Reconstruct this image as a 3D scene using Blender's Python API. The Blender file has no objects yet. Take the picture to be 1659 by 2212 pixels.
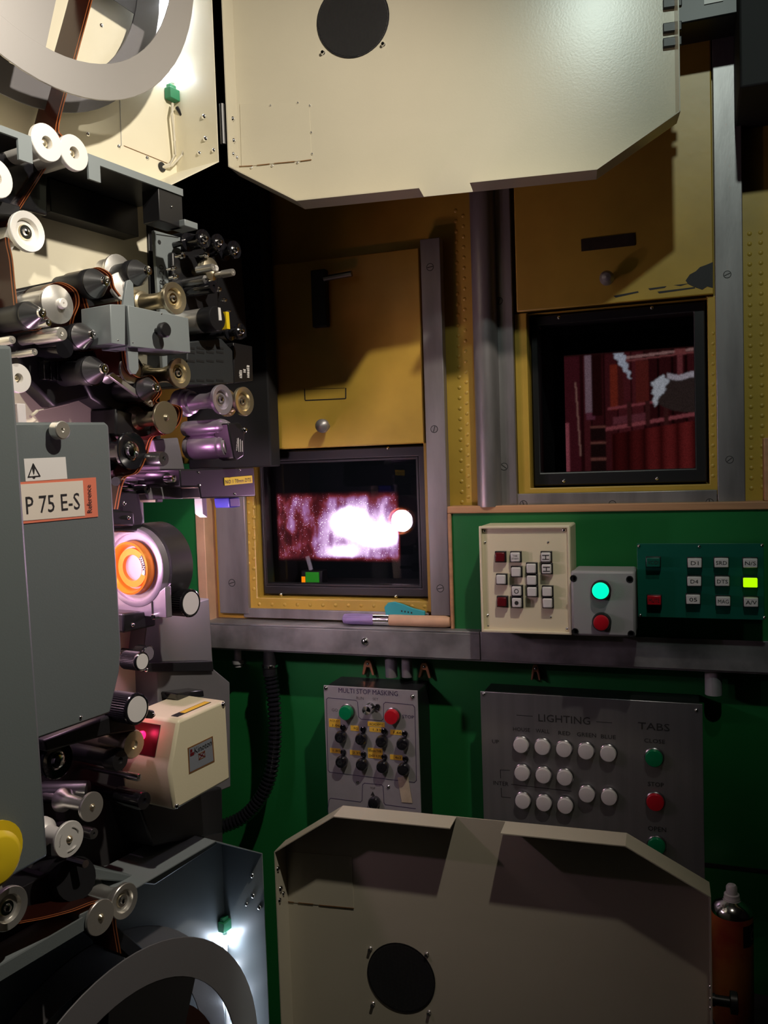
import bpy, math, random
import numpy as np
from mathutils import Matrix, Vector
random.seed(7)
S = bpy.context.scene
COL = S.collection

# ---------------------------------------------------------------- camera
F, CX, CY = 1850.0, 829.5, 1106.0
CAM = np.array([0.0, 0.0, 1.5])
YAW, PITCH, ROLL = [math.radians(v) for v in (19.58, 2.96, 1.87)]
fwd = np.array([-math.sin(YAW)*math.cos(PITCH), math.cos(YAW)*math.cos(PITCH), -math.sin(PITCH)])
rt = np.array([math.cos(YAW), math.sin(YAW), 0.0])
dn = np.cross(fwd, rt)
cr = math.cos(ROLL)*rt + math.sin(ROLL)*dn
cd = -math.sin(ROLL)*rt + math.cos(ROLL)*dn
def ray(x, y):
    return cr*((x-CX)/F) + cd*((y-CY)/F) + fwd
cam = bpy.data.cameras.new('camera'); cam_o = bpy.data.objects.new('camera', cam); COL.objects.link(cam_o)
cam.sensor_fit = 'VERTICAL'; cam.sensor_height = 24.0; cam.lens = 24.0*F/2212.0
cam.clip_start = 0.02; cam.clip_end = 100
mw = Matrix.Identity(4)
for i in range(3):
    mw[i][0] = cr[i]; mw[i][1] = -cd[i]; mw[i][2] = -fwd[i]; mw[i][3] = CAM[i]
cam_o.matrix_world = mw
S.camera = cam_o

# ---------------------------------------------------------------- world, light, exposure
wd = bpy.data.worlds.new('booth_world'); S.world = wd; wd.use_nodes = True
wd.node_tree.nodes['Background'].inputs[0].default_value = (0.55, 0.6, 0.8, 1)
wd.node_tree.nodes['Background'].inputs[1].default_value = 0.004
S.view_settings.view_transform = 'Standard'; S.view_settings.look = 'None'
S.view_settings.gamma = 1.0; S.view_settings.exposure = 0.0
S.view_settings.use_curve_mapping = False
def light(name, kind, loc, power, color, radius=0.02, target=None, angle=None, blend=0.3):
    l = bpy.data.lights.new(name, kind); l.energy = power; l.color = color
    if kind in ('POINT', 'SPOT'): l.shadow_soft_size = radius
    o = bpy.data.objects.new(name, l); COL.objects.link(o); o.location = loc
    if target is not None:
        o.rotation_euler = (Vector(target)-Vector(loc)).to_track_quat('-Z', 'Y').to_euler()
    if angle: l.spot_size = math.radians(angle); l.spot_blend = blend
    return o
light('work_lamp_light', 'SPOT', (-0.30, 0.25, 2.25), 25, (1.0, 0.92, 0.78), 0.010, (-0.86, 0.76, 1.84), 46, 0.8)
# warm booth lamp over the open projector and a cooler downlight above the operator
light('ceiling_lamp_light', 'SPOT', (0.06, 0.705, 2.345), 43, (1.0, 0.90, 0.76), 0.016, (-0.80, 0.84, 1.62), 112, 1.0)
light('downlight', 'SPOT', (0.06, 0.14, 2.66), 20, (0.86, 1.0, 0.90), 0.022, (0.16, 1.30, 1.92), 50, 0.8)

# ---------------------------------------------------------------- frames
class Fr:
    def __init__(s, o, ex, ey, ez):
        s.o, s.ex, s.ey, s.ez = [np.array(v, float) for v in (o, ex, ey, ez)]
    def pt(s, a, b, c=0.0): return s.o + s.ex*a + s.ey*b + s.ez*c
    def pix(s, x, y, c=0.0):
        r = ray(x, y); p0 = s.o + s.ez*c
        t = ((p0-CAM) @ s.ez)/(r @ s.ez)
        q = CAM + r*t - s.o
        return (float(q @ s.ex), float(q @ s.ey))
    def P(s, pts, c=0.0): return [s.pix(x, y, c) for x, y in pts]
    def M(s, a, b, c=0.0, rot=0.0, sc=(1, 1, 1)):
        m = Matrix.Identity(4); p = s.pt(a, b, c)
        cs, sn = math.cos(rot), math.sin(rot)
        X = (s.ex*cs + s.ey*sn)*sc[0]; Y = (-s.ex*sn + s.ey*cs)*sc[1]; Z = s.ez*sc[2]
        for i in range(3):
            m[i][0] = X[i]; m[i][1] = Y[i]; m[i][2] = Z[i]; m[i][3] = p[i]
        return m
    def scale(s, x, y, c=0.0):      # metres per pixel (vertical) at that pixel
        r = ray(x, y); p0 = s.o + s.ez*c
        t = ((p0-CAM) @ s.ez)/(r @ s.ez)
        return t/F
DW = 1.42
W = Fr((0, DW, 0), (1, 0, 0), (0, 0, 1), (0, -1, 0))            # front wall, c = out of the wall
_r = ray(473, 350); HP = CAM + _r*(1.25/(_r @ fwd))               # hinge corner of the upper reel box
AP = math.radians(10.4)
PJ = Fr((HP[0], HP[1], 0), (math.sin(AP), math.cos(AP), 0), (0, 0, 1), (math.cos(AP), -math.sin(AP), 0))  # projector side, a = optical axis, c = out of the side
HZ = float(HP[2])
def dframe(p, ang):
    t = math.radians(ang)
    e = np.array([math.sin(t), -math.cos(t), 0])
    return Fr(np.array([p[0], p[1], 0]) - e*0.04, (math.cos(t), math.sin(t), 0), (0, 0, 1), e)
DU = dframe(HP, 7.0)
DL = dframe(PJ.pt(0.004, 0, 0.0), 1.6)

# ---------------------------------------------------------------- materials
MAT = {}
def mat(name, col, rough=0.5, metal=0.0, var=0.0, vscale=30.0, bump=0.0, bscale=200.0, emis=None, estr=0.0, col2=None, spec=0.5, alpha=1.0, trans=0.0, stretch=None, coat=0.0):
    m = bpy.data.materials.new(name); m.use_nodes = True
    nt = m.node_tree; b = nt.nodes['Principled BSDF']
    b.inputs['Base Color'].default_value = (*col, 1); b.inputs['Roughness'].default_value = rough
    b.inputs['Metallic'].default_value = metal; b.inputs['Specular IOR Level'].default_value = spec
    b.inputs['Alpha'].default_value = alpha; b.inputs['Transmission Weight'].default_value = trans
    b.inputs['Coat Weight'].default_value = coat
    if emis: b.inputs['Emission Color'].default_value = (*emis, 1); b.inputs['Emission Strength'].default_value = estr
    if var or bump:
        tc = nt.nodes.new('ShaderNodeTexCoord'); mp = nt.nodes.new('ShaderNodeMapping')
        nt.links.new(tc.outputs['Object'], mp.inputs[0])
        if stretch: mp.inputs['Scale'].default_value = stretch
    if var:
        n = nt.nodes.new('ShaderNodeTexNoise'); n.inputs['Scale'].default_value = vscale; n.inputs['Detail'].default_value = 5
        nt.links.new(mp.outputs[0], n.inputs['Vector'])
        r = nt.nodes.new('ShaderNodeValToRGB'); c2 = col2 or tuple(max(0, c*(1-var)) for c in col)
        r.color_ramp.elements[0].position = 0.35; r.color_ramp.elements[1].position = 0.62
        r.color_ramp.elements[0].color = (*c2, 1); r.color_ramp.elements[1].color = (*col, 1)
        nt.links.new(n.outputs['Fac'], r.inputs[0]); nt.links.new(r.outputs[0], b.inputs['Base Color'])
    if bump:
        n2 = nt.nodes.new('ShaderNodeTexNoise'); n2.inputs['Scale'].default_value = bscale; n2.inputs['Detail'].default_value = 3
        nt.links.new(mp.outputs[0], n2.inputs['Vector'])
        bp = nt.nodes.new('ShaderNodeBump'); bp.inputs['Strength'].default_value = bump; bp.inputs['Distance'].default_value = 0.001
        nt.links.new(n2.outputs['Fac'], bp.inputs['Height']); nt.links.new(bp.outputs[0], b.inputs['Normal'])
    MAT[name] = m
    return m
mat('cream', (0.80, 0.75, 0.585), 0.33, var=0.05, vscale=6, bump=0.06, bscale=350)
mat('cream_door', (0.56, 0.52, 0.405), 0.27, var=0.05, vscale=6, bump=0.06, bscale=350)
mat('cream_box', (0.78, 0.71, 0.50), 0.4, bump=0.08, bscale=400)
mat('yellow', (0.55, 0.36, 0.055), 0.38, var=0.18, vscale=9, bump=0.12, bscale=60)
mat('green', (0.012, 0.17, 0.04), 0.42, var=0.2, vscale=5, bump=0.05, bscale=150)
mat('green_panel', (0.0, 0.10, 0.065), 0.45, bump=0.05, bscale=300)
mat('silver_panel', (0.40, 0.385, 0.40), 0.42, 0.3, var=0.06, vscale=60, bump=0.04, bscale=300)
mat('steel', (0.36, 0.34, 0.34), 0.40, 0.5, var=0.45, vscale=7, bump=0.1, bscale=160, stretch=(2.5, 2.5, 0.5))
mat('galv', (0.30, 0.30, 0.30), 0.45, 0.35, var=0.5, vscale=16, bump=0.12, bscale=120)
mat('brushed', (0.46, 0.46, 0.48), 0.3, 0.8, var=0.1, vscale=90, stretch=(1, 1, 0.02), bump=0.05, bscale=220)
mat('alu', (0.84, 0.82, 0.78), 0.32, 0.85, bump=0.05, bscale=300)
mat('alu_white', (0.85, 0.83, 0.8), 0.45, 0.3)
mat('gold', (0.75, 0.66, 0.47), 0.28, 0.9, bump=0.04, bscale=300)
mat('chrome', (0.85, 0.85, 0.86), 0.14, 1.0)
mat('reel_alu', (0.46, 0.44, 0.43), 0.36, 0.55, bump=0.04, bscale=300)
mat('dark_box', (0.028, 0.032, 0.036), 0.45, bump=0.08, bscale=400)
mat('gunmetal', (0.24, 0.24, 0.245), 0.28, 0.88, bump=0.04, bscale=300)
mat('black', (0.012, 0.012, 0.014), 0.4)
mat('black_gloss', (0.01, 0.01, 0.013), 0.15, coat=0.5)
mat('black_matte', (0.008, 0.008, 0.009), 0.75)
mat('grey_paint', (0.145, 0.17, 0.175), 0.42, bump=0.1, bscale=500)
mat('grey_light', (0.22, 0.25, 0.26), 0.4, bump=0.05, bscale=400)
mat('grey_plate', (0.16, 0.155, 0.165), 0.38, bump=0.08, bscale=300)
mat('grey_box', (0.33, 0.33, 0.34), 0.5, bump=0.1, bscale=400)
mat('wood', (0.56, 0.30, 0.15), 0.55, var=0.3, vscale=14, stretch=(0.3, 4, 4), bump=0.1, bscale=90)
mat('wood_pale', (0.70, 0.44, 0.27), 0.5, var=0.2, vscale=20)
mat('white', (0.82, 0.80, 0.78), 0.45)
mat('white_cap', (0.70, 0.68, 0.66), 0.35)
mat('ink', (0.02, 0.02, 0.02), 0.6)
mat('ink_purple', (0.03, 0.018, 0.07), 0.6)
mat('ink_grey', (0.09, 0.09, 0.095), 0.6)
mat('red', (0.50, 0.008, 0.02), 0.3)
mat('red_dark', (0.13, 0.008, 0.012), 0.3)
mat('green_btn', (0.0, 0.20, 0.07), 0.3)
mat('yellow_label', (0.80, 0.50, 0.05), 0.5)
mat('yellow_bright', (0.85, 0.62, 0.02), 0.4)
mat('salmon', (0.80, 0.22, 0.13), 0.5)
mat('paper', (0.82, 0.74, 0.64), 0.55)
mat('tape', (0.55, 0.47, 0.33), 0.6, var=0.2, vscale=60)
mat('copper', (0.6, 0.3, 0.16), 0.35, 0.8)
mat('teal', (0.03, 0.36, 0.40), 0.4)
mat('bristle', (0.34, 0.25, 0.52), 0.7, var=0.4, vscale=300, stretch=(0.05, 1, 1))
mat('lens_green', (0.0, 0.5, 0.25), 0.3, emis=(0.0, 1.0, 0.42), estr=1.4)
mat('lit_lime', (0.3, 0.8, 0.0), 0.4, emis=(0.42, 1.0, 0.0), estr=1.1)
mat('led', (1, 1, 1), 0.4, emis=(0.82, 0.88, 1.0), estr=60)
mat('led_red', (0.6, 0.0, 0.05), 0.3, emis=(1.0, 0.01, 0.10), estr=3.0)
mat('conn_green', (0.02, 0.22, 0.10), 0.5)
mat('wire_white', (0.6, 0.56, 0.45), 0.5)
mat('reflection_green', (0.01, 0.1, 0.01), 0.4, emis=(0.02, 0.30, 0.01), estr=0.5)
mat('reflection_amber', (0.3, 0.1, 0.0), 0.4, emis=(1.0, 0.25, 0.0), estr=1.0)
mat('blue', (0.03, 0.03, 0.30), 0.4)
mat('lens_orange', (0.65, 0.22, 0.03), 0.3, 0.3, emis=(1.0, 0.20, 0.02), estr=0.75)
mat('lens_hot', (0.8, 0.5, 0.2), 0.3, emis=(1.0, 0.50, 0.16), estr=3.0)
mat('can', (0.60, 0.20, 0.05), 0.4, var=0.5, vscale=12, col2=(0.38, 0.035, 0.03))
mat('dark_red', (0.06, 0.004, 0.008), 0.3)
mat('label_slate', (0.22, 0.24, 0.28), 0.4)
mat('label_brown', (0.20, 0.09, 0.03), 0.4)
mat('nameplate', (0.035, 0.022, 0.015), 0.5, var=0.4, vscale=60)
mat('chip', (0.02, 0.018, 0.02), 0.6)
mat('ceiling_paint', (0.10, 0.10, 0.10), 0.8)
mat('floor_lino', (0.05, 0.05, 0.055), 0.5, var=0.3, vscale=4)
mat('dark_paint', (0.03, 0.028, 0.03), 0.7)
mat('mesh_grille', (0.035, 0.033, 0.036), 0.5, bump=0.6, bscale=1200)

# ---------------------------------------------------------------- mesh builder
WM = {}
class B:
    def __init__(s): s.v, s.f, s.m = [], [], []
    def add(s, vs, fs, mi=0):
        k = len(s.v); s.v += [tuple(float(x) for x in p) for p in vs]
        for i, f in enumerate(fs):
            s.f.append(tuple(k+j for j in f)); s.m.append(mi[i] if isinstance(mi, (list, tuple)) else mi)
        return s
    def prism(s, fr, poly, c0, c1, mi=0, mside=None, mback=None):
        n = len(poly)
        A = sum(poly[i][0]*poly[(i+1) % n][1]-poly[(i+1) % n][0]*poly[i][1] for i in range(n))
        if A < 0: poly = poly[::-1]
        if c1 < c0: c0, c1 = c1, c0
        vs = [fr.pt(a, b, c0) for a, b in poly] + [fr.pt(a, b, c1) for a, b in poly]
        fs = [tuple(range(n))[::-1], tuple(range(n, 2*n))] + [(i, (i+1) % n, n+(i+1) % n, n+i) for i in range(n)]
        ms = mi if mside is None else mside
        return s.add(vs, fs, [ms if mback is None else mback, mi]+[ms]*n)
    def box(s, fr, a0, a1, b0, b1, c0, c1, mi=0, mside=None):
        return s.prism(fr, [(min(a0, a1), min(b0, b1)), (max(a0, a1), min(b0, b1)), (max(a0, a1), max(b0, b1)), (min(a0, a1), max(b0, b1))], c0, c1, mi, mside)
    def frame(s, fr, out, inn, c0, c1, mi=0):   # ring between two polygons of the same count
        n = len(out)
        A = sum(out[i][0]*out[(i+1) % n][1]-out[(i+1) % n][0]*out[i][1] for i in range(n))
        if A < 0: out = out[::-1]; inn = inn[::-1]
        vs = [fr.pt(a, b, c) for c in (c0, c1) for q in (out, inn) for a, b in q]
        fs = []
        for i in range(n):
            j = (i+1) % n
            fs += [(2*n+i, 2*n+j, 3*n+j, 3*n+i), (j, i, n+i, n+j), (i, j, 2*n+j, 2*n+i), (n+j, n+i, 3*n+i, 3*n+j)]
        return s.add(vs, fs, mi)
    def lathe(s, prof, seg=24, mi=0, M=None, sx=1.0):
        # prof: list of (h, r) along +z ; mi may be a list per segment
        vs, fs, ms = [], [], []
        for h, r in prof:
            for k in range(seg):
                t = 2*math.pi*k/seg; vs.append((r*math.cos(t), r*math.sin(t), h))
        for i in range(len(prof)-1):
            for k in range(seg):
                j = (k+1) % seg
                fs.append((i*seg+k, i*seg+j, (i+1)*seg+j, (i+1)*seg+k)); ms.append(mi[i] if isinstance(mi, (list, tuple)) else mi)
        if prof[0][1] > 1e-6: fs.append(tuple(range(seg))[::-1]); ms.append(ms[0])
        if prof[-1][1] > 1e-6: fs.append(tuple((len(prof)-1)*seg+k for k in range(seg))); ms.append(ms[-2] if prof[0][1] > 1e-6 else ms[-1])
        if M is not None: vs = [tuple(M @ Vector(p)) for p in vs]
        return s.add(vs, fs, ms)
    def tube(s, pts, r, seg=8, mi=0, radii=None):
        pts = [np.array(p, float) for p in pts]; n = len(pts); vs = []; fs = []
        up = np.array([0.13, 0.21, 0.97])
        for i, p in enumerate(pts):
            d = pts[min(i+1, n-1)]-pts[max(i-1, 0)]; d = d/np.linalg.norm(d)
            x = np.cross(d, up); x /= np.linalg.norm(x); y = np.cross(d, x)
            rr = radii[i] if radii else r
            for k in range(seg):
                t = 2*math.pi*k/seg; vs.append(p + rr*(x*math.cos(t)+y*math.sin(t)))
        for i in range(n-1):
            for k in range(seg):
                j = (k+1) % seg; fs.append((i*seg+k, i*seg+j, (i+1)*seg+j, (i+1)*seg+k))
        fs += [tuple(range(seg))[::-1], tuple((n-1)*seg+k for k in range(seg))]
        return s.add(vs, fs, mi)
    def mesh(s, name, mats, sharp=35):
        me = bpy.data.meshes.new(name); me.from_pydata(s.v, [], s.f)
        for m in (mats if isinstance(mats, (list, tuple)) else [mats]): me.materials.append(MAT[m])
        me.polygons.foreach_set('material_index', s.m)
        me.polygons.foreach_set('use_smooth', [True]*len(s.f))
        me.update(); me.set_sharp_from_angle(angle=math.radians(sharp))
        return me
    def build(s, name, mats, parent=None, bevel=0.0, sharp=35, **kw):   # vertices in world space
        A = np.array(s.v); c = (A.min(0)+A.max(0))/2
        t = B(); t.v = [tuple(p) for p in A-c]; t.f = s.f; t.m = s.m
        return link(name, t.mesh(name, mats, sharp), Matrix.Translation(Vector(c)), parent, bevel, **kw)
def link(name, me, M, parent=None, bevel=0.0, **kw):
    o = bpy.data.objects.new(name, me); COL.objects.link(o)
    WM[o] = M.copy()
    if parent is not None:
        o.parent = parent; o.matrix_basis = WM[parent].inverted() @ M
    else: o.matrix_basis = M
    if bevel:
        bv = o.modifiers.new('bevel', 'BEVEL'); bv.width = bevel; bv.segments = 2; bv.limit_method = 'ANGLE'; bv.angle_limit = math.radians(40)
    tag(o, **kw)
    return o
def tag(o, label=None, cat=None, group=None, kind=None):
    if label: o['label'] = label
    if cat: o['category'] = cat
    if group: o['group'] = group
    if kind: o['kind'] = kind
def thing(name, p, label, cat, group=None, rotz=0.0, kind=None):
    o = bpy.data.objects.new(name, None); COL.objects.link(o); o.empty_display_size = 0.05
    M = Matrix.Translation(Vector([float(x) for x in p])) @ Matrix.Rotation(rotz, 4, 'Z')
    o.matrix_basis = M; WM[o] = M; tag(o, label, cat, group, kind)
    return o
_tc = {}
def glyphs(s):
    if s not in _tc:
        cu = bpy.data.curves.new('lettering', 'FONT'); cu.body = s; cu.resolution_u = 2
        o = bpy.data.objects.new('lettering', cu); COL.objects.link(o)
        dg = bpy.context.evaluated_depsgraph_get(); me = bpy.data.meshes.new_from_object(o.evaluated_get(dg))
        V = np.array([v.co[:2] for v in me.vertices]); Fc = [tuple(p.vertices) for p in me.polygons]
        bpy.data.objects.remove(o); bpy.data.curves.remove(cu); bpy.data.meshes.remove(me)
        lo, hi = V.min(0), V.max(0); V = (V-lo)/(hi-lo)-0.5
        _tc[s] = (V, Fc)
    return _tc[s]
def text(parent, s, fr, a, b, c, w, h, m='ink', rot=0.0, shear=0.0):
    V, Fc = glyphs(s); q = B(); cs, sn = math.cos(rot), math.sin(rot)
    P = []
    for x, y in V:
        X, Y = x*w + y*h*shear, y*h
        P.append(fr.pt(a+X*cs-Y*sn, b+X*sn+Y*cs, c))
    q.add(P, Fc)
    return q.build('lettering', m, parent)
def textpx(parent, s, fr, x, y, c, wpx, hpx, m='ink', rot=0.0):
    k = fr.scale(x, y, c); a0, b0 = fr.pix(x-wpx/2, y, c); a1, b1 = fr.pix(x+wpx/2, y, c)
    a, b = fr.pix(x, y, c)
    return text(parent, s, fr, a, b, c+0.0004, abs(a1-a0), hpx*k, m, rot)
def line(parent, fr, pts, c, wd, m='ink', name='printed_line', t=0.0003):
    q = B()
    for (a0, b0), (a1, b1) in zip(pts[:-1], pts[1:]):
        d = np.array([a1-a0, b1-b0]); L = np.linalg.norm(d); d /= L; n = np.array([-d[1], d[0]])*wd/2; e = d*wd/2
        p = [(a0-e[0]+n[0], b0-e[1]+n[1]), (a0-e[0]-n[0], b0-e[1]-n[1]), (a1+e[0]-n[0], b1+e[1]-n[1]), (a1+e[0]+n[0], b1+e[1]+n[1])]
        q.prism(fr, p, c, c+t)
    return q.build(name, m, parent)

# shared small meshes (canonical: axis +z, radius 1)
def screw_mesh(slot=True):
    q = B(); q.lathe([(-0.3, 1.0), (0.0, 1.0), (0.25, 0.9), (0.38, 0.55), (0.42, 0.0)], 14)
    I = Fr((0, 0, 0), (1, 0, 0), (0, 1, 0), (0, 0, 1))
    if slot: q.box(I, -0.8, 0.8, -0.13, 0.13, 0.30, 0.435, 1)
    return q.mesh('screw', ['alu', 'ink'])
def flat_screw_mesh():
    q = B(); q.lathe([(-0.2, 1.12), (0.03, 1.12), (0.03, 0.94), (0.07, 0.92), (0.07, 0.0)], 16, [1, 1, 1, 0])
    I = Fr((0, 0, 0), (1, 0, 0), (0, 1, 0), (0, 0, 1))
    q.box(I, -0.85, 0.85, -0.12, 0.12, 0.0, 0.1, 1)
    return q.mesh('screw', ['steel', 'ink'])
SCREW = screw_mesh(); FSCREW = flat_screw_mesh()
_q = B(); _q.lathe([(-0.2, 1.0), (0, 1.0), (0.45, 0.75), (0.65, 0.35), (0.7, 0)], 10); DOME = _q.mesh('screw', 'chrome')
def screw(parent, fr, a, b, c, r, me=None, rot=None, name='screw'):
    return link(name, me or SCREW, fr.M(a, b, c, random.uniform(0, 3) if rot is None else rot, (r, r, r)), parent)
def screwpx(parent, fr, x, y, c, rpx, me=None, rot=None, name='screw'):
    a, b = fr.pix(x, y, c); return screw(parent, fr, a, b, c, rpx*fr.scale(x, y, c), me, rot, name)
def arc(cx, cy, r, t0, t1, n):
    return [(cx+r*math.cos(t0+(t1-t0)*i/n), cy+r*math.sin(t0+(t1-t0)*i/n)) for i in range(n+1)]
# ================================================================ SETTING
def struct(name, q, m, parent=None, bevel=0.0, label=None, cat=None):
    return q.build(name, m, parent, bevel, kind='structure', label=label, cat=cat)
WORLD = Fr((0, 0, 0), (1, 0, 0), (0, 1, 0), (0, 0, 1))
RX0, RX1, RY0, RZ1 = -2.2, 1.9, -1.9, 2.8
struct('floor', B().box(WORLD, RX0, RX1, RY0, DW, -0.05, 0.0), 'floor_lino', label='dark linoleum floor of the projection booth', cat='floor')
struct('ceiling', B().box(WORLD, RX0, RX1, RY0, DW, RZ1, RZ1+0.05), 'ceiling_paint', label='dark painted booth ceiling', cat='ceiling')
struct('wall_left', B().box(WORLD, RX0-0.05, RX0, RY0, DW, 0, RZ1), 'dark_paint', label='dark side wall behind the projector', cat='wall')
struct('wall_right', B().box(WORLD, RX1, RX1+0.05, RY0, DW, 0, RZ1), 'dark_paint', label='dark side wall beside the control panels', cat='wall')
struct('wall_back', B().box(WORLD, RX0, RX1, RY0-0.05, RY0, 0, RZ1), 'dark_paint', label='dark wall at the back of the booth', cat='wall')

# openings of the two ports (wall coordinates)
def quad(fr, pts, c=0.0):
    P = fr.P(pts, c); xs = sorted(p[0] for p in P); zs = sorted(p[1] for p in P)
    return (xs[0]+xs[1])/2, (xs[2]+xs[3])/2, (zs[0]+zs[1])/2, (zs[2]+zs[3])/2
WT = 0.22
O1 = quad(W, [(553, 972), (918, 958), (928, 1296), (558, 1290)])
O2 = quad(W, [(1138, 680), (1528, 642), (1532, 1046), (1150, 1054)])
ZG = W.pix(1300, 1398, 0)[1]
q = B()
x0, x1 = RX0, RX1
def wallrect(a0, a1, b0, b1): q.box(W, a0, a1, b0, b1, -WT, 0.0)
zt = RZ1
wallrect(x0, O1[0], ZG, zt); wallrect(O1[1], O2[0], ZG, zt); wallrect(O2[1], x1, ZG, zt)
wallrect(O1[0], O1[1], O1[3], zt); wallrect(O1[0], O1[1], ZG, O1[2])
wallrect(O2[0], O2[1], O2[3], zt); wallrect(O2[0], O2[1], ZG, O2[2])
wall = struct('wall_front', q, 'yellow', label='yellow painted steel front wall with two viewing ports', cat='wall')
lw = B().box(W, x0, x1, 0.0, ZG, -WT, 0.0).build('lower_wall', 'green', wall, label='green painted lower wall')
# groove between the lower green boards
a, zgr = W.pix(1600, 1876, 0.0)
B().box(W, W.pix(1500, 1860)[0], x1, zgr-0.003, zgr+0.003, 0.0, 0.0012).build('board_joint', 'black_matte', wall)

# embossed studs on the yellow plating
_q = B(); _q.lathe([(-0.15, 1.0), (0.0, 1.0), (0.22, 0.72), (0.36, 0.3), (0.38, 0.0)], 10); STUD = _q.mesh('stud', 'yellow')
def stud(x, y, c=0.0, rpx=5.5):
    a, b = W.pix(x, y, c); link('stud', STUD, W.M(a, b, c, 0, (rpx*W.scale(x, y, c),)*3), wall)
for i in range(30):
    y = 455+i*22.5
    if i < 7 or i > 13 or True:
        stud(984+0.022*(y-455)*1.0, y, 0.0, 4.6)
        stud(1000+0.022*(y-455)*0.9, y+11, 0.0, 4.2) if i % 1 == 0 else None
for i in range(26):
    y = 505+i*22.0
    stud(1619+0.008*(y-500), y, 0.0, 5.0); stud(1643+0.008*(y-500), y-3+11*0, 0.0, 5.0)

# ---- ports
def port(n, O, label, outer, pane_px, screws, studs_bottom):
    w = thing('window_%d' % n, W.pt((O[0]+O[1])/2, O[2], 0), label, 'window', kind='structure')
    a0, a1, b0, b1 = O
    t = 0.020
    ob = [(a0-t*outer[0], b0-t*outer[3]), (a1+t*outer[1], b0-t*outer[3]), (a1+t*outer[1], b1+t*outer[2]), (a0-t*outer[0], b1+t*outer[2])]
    ib = [(a0, b0), (a1, b0), (a1, b1), (a0, b1)]
    B().frame(W, ob, ib, 0.0005, 0.010).build('surround', 'yellow', w, 0.0015, label='yellow raised surround of the port')
    k = 0.003
    p0, p1, r0, r1 = pane_px
    fb = [(a0+k, b0+k), (a1-k, b0+k), (a1-k, b1-k), (a0+k, b1-k)]
    gi = [(p0, r0), (p1, r0), (p1, r1), (p0, r1)]
    B().frame(W, fb, gi, -0.050, -0.012).build('frame', 'black', w, 0.002, label='black metal window frame')
    for sx, sy in screws: screwpx(w, W, sx, sy, -0.012, 4.2, DOME)
    for sx, sy in studs_bottom: 
        aa, bb = W.pix(sx, sy, 0.010); link('stud', STUD, W.M(aa, bb, 0.010, 0, (4.5*W.scale(sx, sy, .01),)*3), w)
    # deep dark reveal behind the frame
    B().frame(W, fb, [(a0+0.006, b0+0.006), (a1-0.006, b0+0.006), (a1-0.006, b1-0.006), (a0+0.006, b1-0.006)], -WT-0.01, -0.0505).build('reveal', 'black_matte', w)
    return w, gi
gp1 = quad(W, [(577, 1000), (910, 985), (917, 1262), (581, 1266)], -0.03)
gp2 = quad(W, [(1166, 712), (1500, 672), (1500, 1012), (1170, 1020)], -0.03)
win1, gi1 = port(1, O1, 'viewing port whose glass has projected light painted on as glow', (1.15, 0.35, 0, 1.05), (gp1[0], gp1[1], gp1[2], gp1[3]), [(589, 981), (838, 969), (607, 1284), (855, 1288)],
    [(560+i*27.5, 1305+i*0.4) for i in range(14)] + [(537, 1085+i*22) for i in range(10)] + [(548, 1096+i*22) for i in range(9)])
win2, gi2 = port(2, O2, 'viewing port looking onto the red cinema screen', (1.05, 0.9, 0, 0.85), (gp2[0], gp2[1], gp2[2], gp2[3]), [(1207, 686), (1408, 665), (1218, 1039), (1419, 1034)],
    [(1540, 720+i*22) for i in range(15)])
# glass panes
g = bpy.data.materials.new('port_glass'); g.use_nodes = True; MAT['port_glass'] = g
nt = g.node_tree; nt.nodes.remove(nt.nodes['Principled BSDF'])
out = nt.nodes['Material Output']
tr = nt.nodes.new('ShaderNodeBsdfTransparent'); tr.inputs[0].default_value = (0.86, 0.88, 0.88, 1)
gl = nt.nodes.new('ShaderNodeBsdfGlossy'); gl.inputs['Roughness'].default_value = 0.02
fr_ = nt.nodes.new('ShaderNodeFresnel'); fr_.inputs[0].default_value = 1.5
mx = nt.nodes.new('ShaderNodeMixShader'); nt.links.new(fr_.outputs[0], mx.inputs[0]); nt.links.new(tr.outputs[0], mx.inputs[1]); nt.links.new(gl.outputs[0], mx.inputs[2])
nt.links.new(mx.outputs[0], out.inputs[0])
# left port pane: emission pattern painted in for film light scattering on dust
d = g.copy(); d.name = 'image_glow_glass'; MAT['image_glow_glass'] = d
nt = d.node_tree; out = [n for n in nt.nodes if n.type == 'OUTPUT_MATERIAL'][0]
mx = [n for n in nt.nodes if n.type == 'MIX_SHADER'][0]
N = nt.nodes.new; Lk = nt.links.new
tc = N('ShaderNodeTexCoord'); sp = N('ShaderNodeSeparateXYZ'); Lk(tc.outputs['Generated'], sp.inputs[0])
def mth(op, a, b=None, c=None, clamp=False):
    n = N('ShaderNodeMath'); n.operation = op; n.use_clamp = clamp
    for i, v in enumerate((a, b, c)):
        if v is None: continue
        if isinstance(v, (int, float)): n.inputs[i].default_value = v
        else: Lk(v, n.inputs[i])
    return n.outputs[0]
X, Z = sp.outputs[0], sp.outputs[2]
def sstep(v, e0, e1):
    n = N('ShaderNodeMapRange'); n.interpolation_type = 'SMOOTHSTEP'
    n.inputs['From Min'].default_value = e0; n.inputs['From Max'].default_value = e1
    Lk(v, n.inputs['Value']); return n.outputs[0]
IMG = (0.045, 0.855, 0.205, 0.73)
msk = mth('MULTIPLY', mth('MULTIPLY', sstep(X, IMG[0]-.006, IMG[0]+.02), sstep(X, IMG[1]+.012, IMG[1]-.02)), mth('MULTIPLY', sstep(Z, IMG[2]-.02, IMG[2]+.04), sstep(Z, IMG[3]+.02, IMG[3]-.05)))
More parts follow.
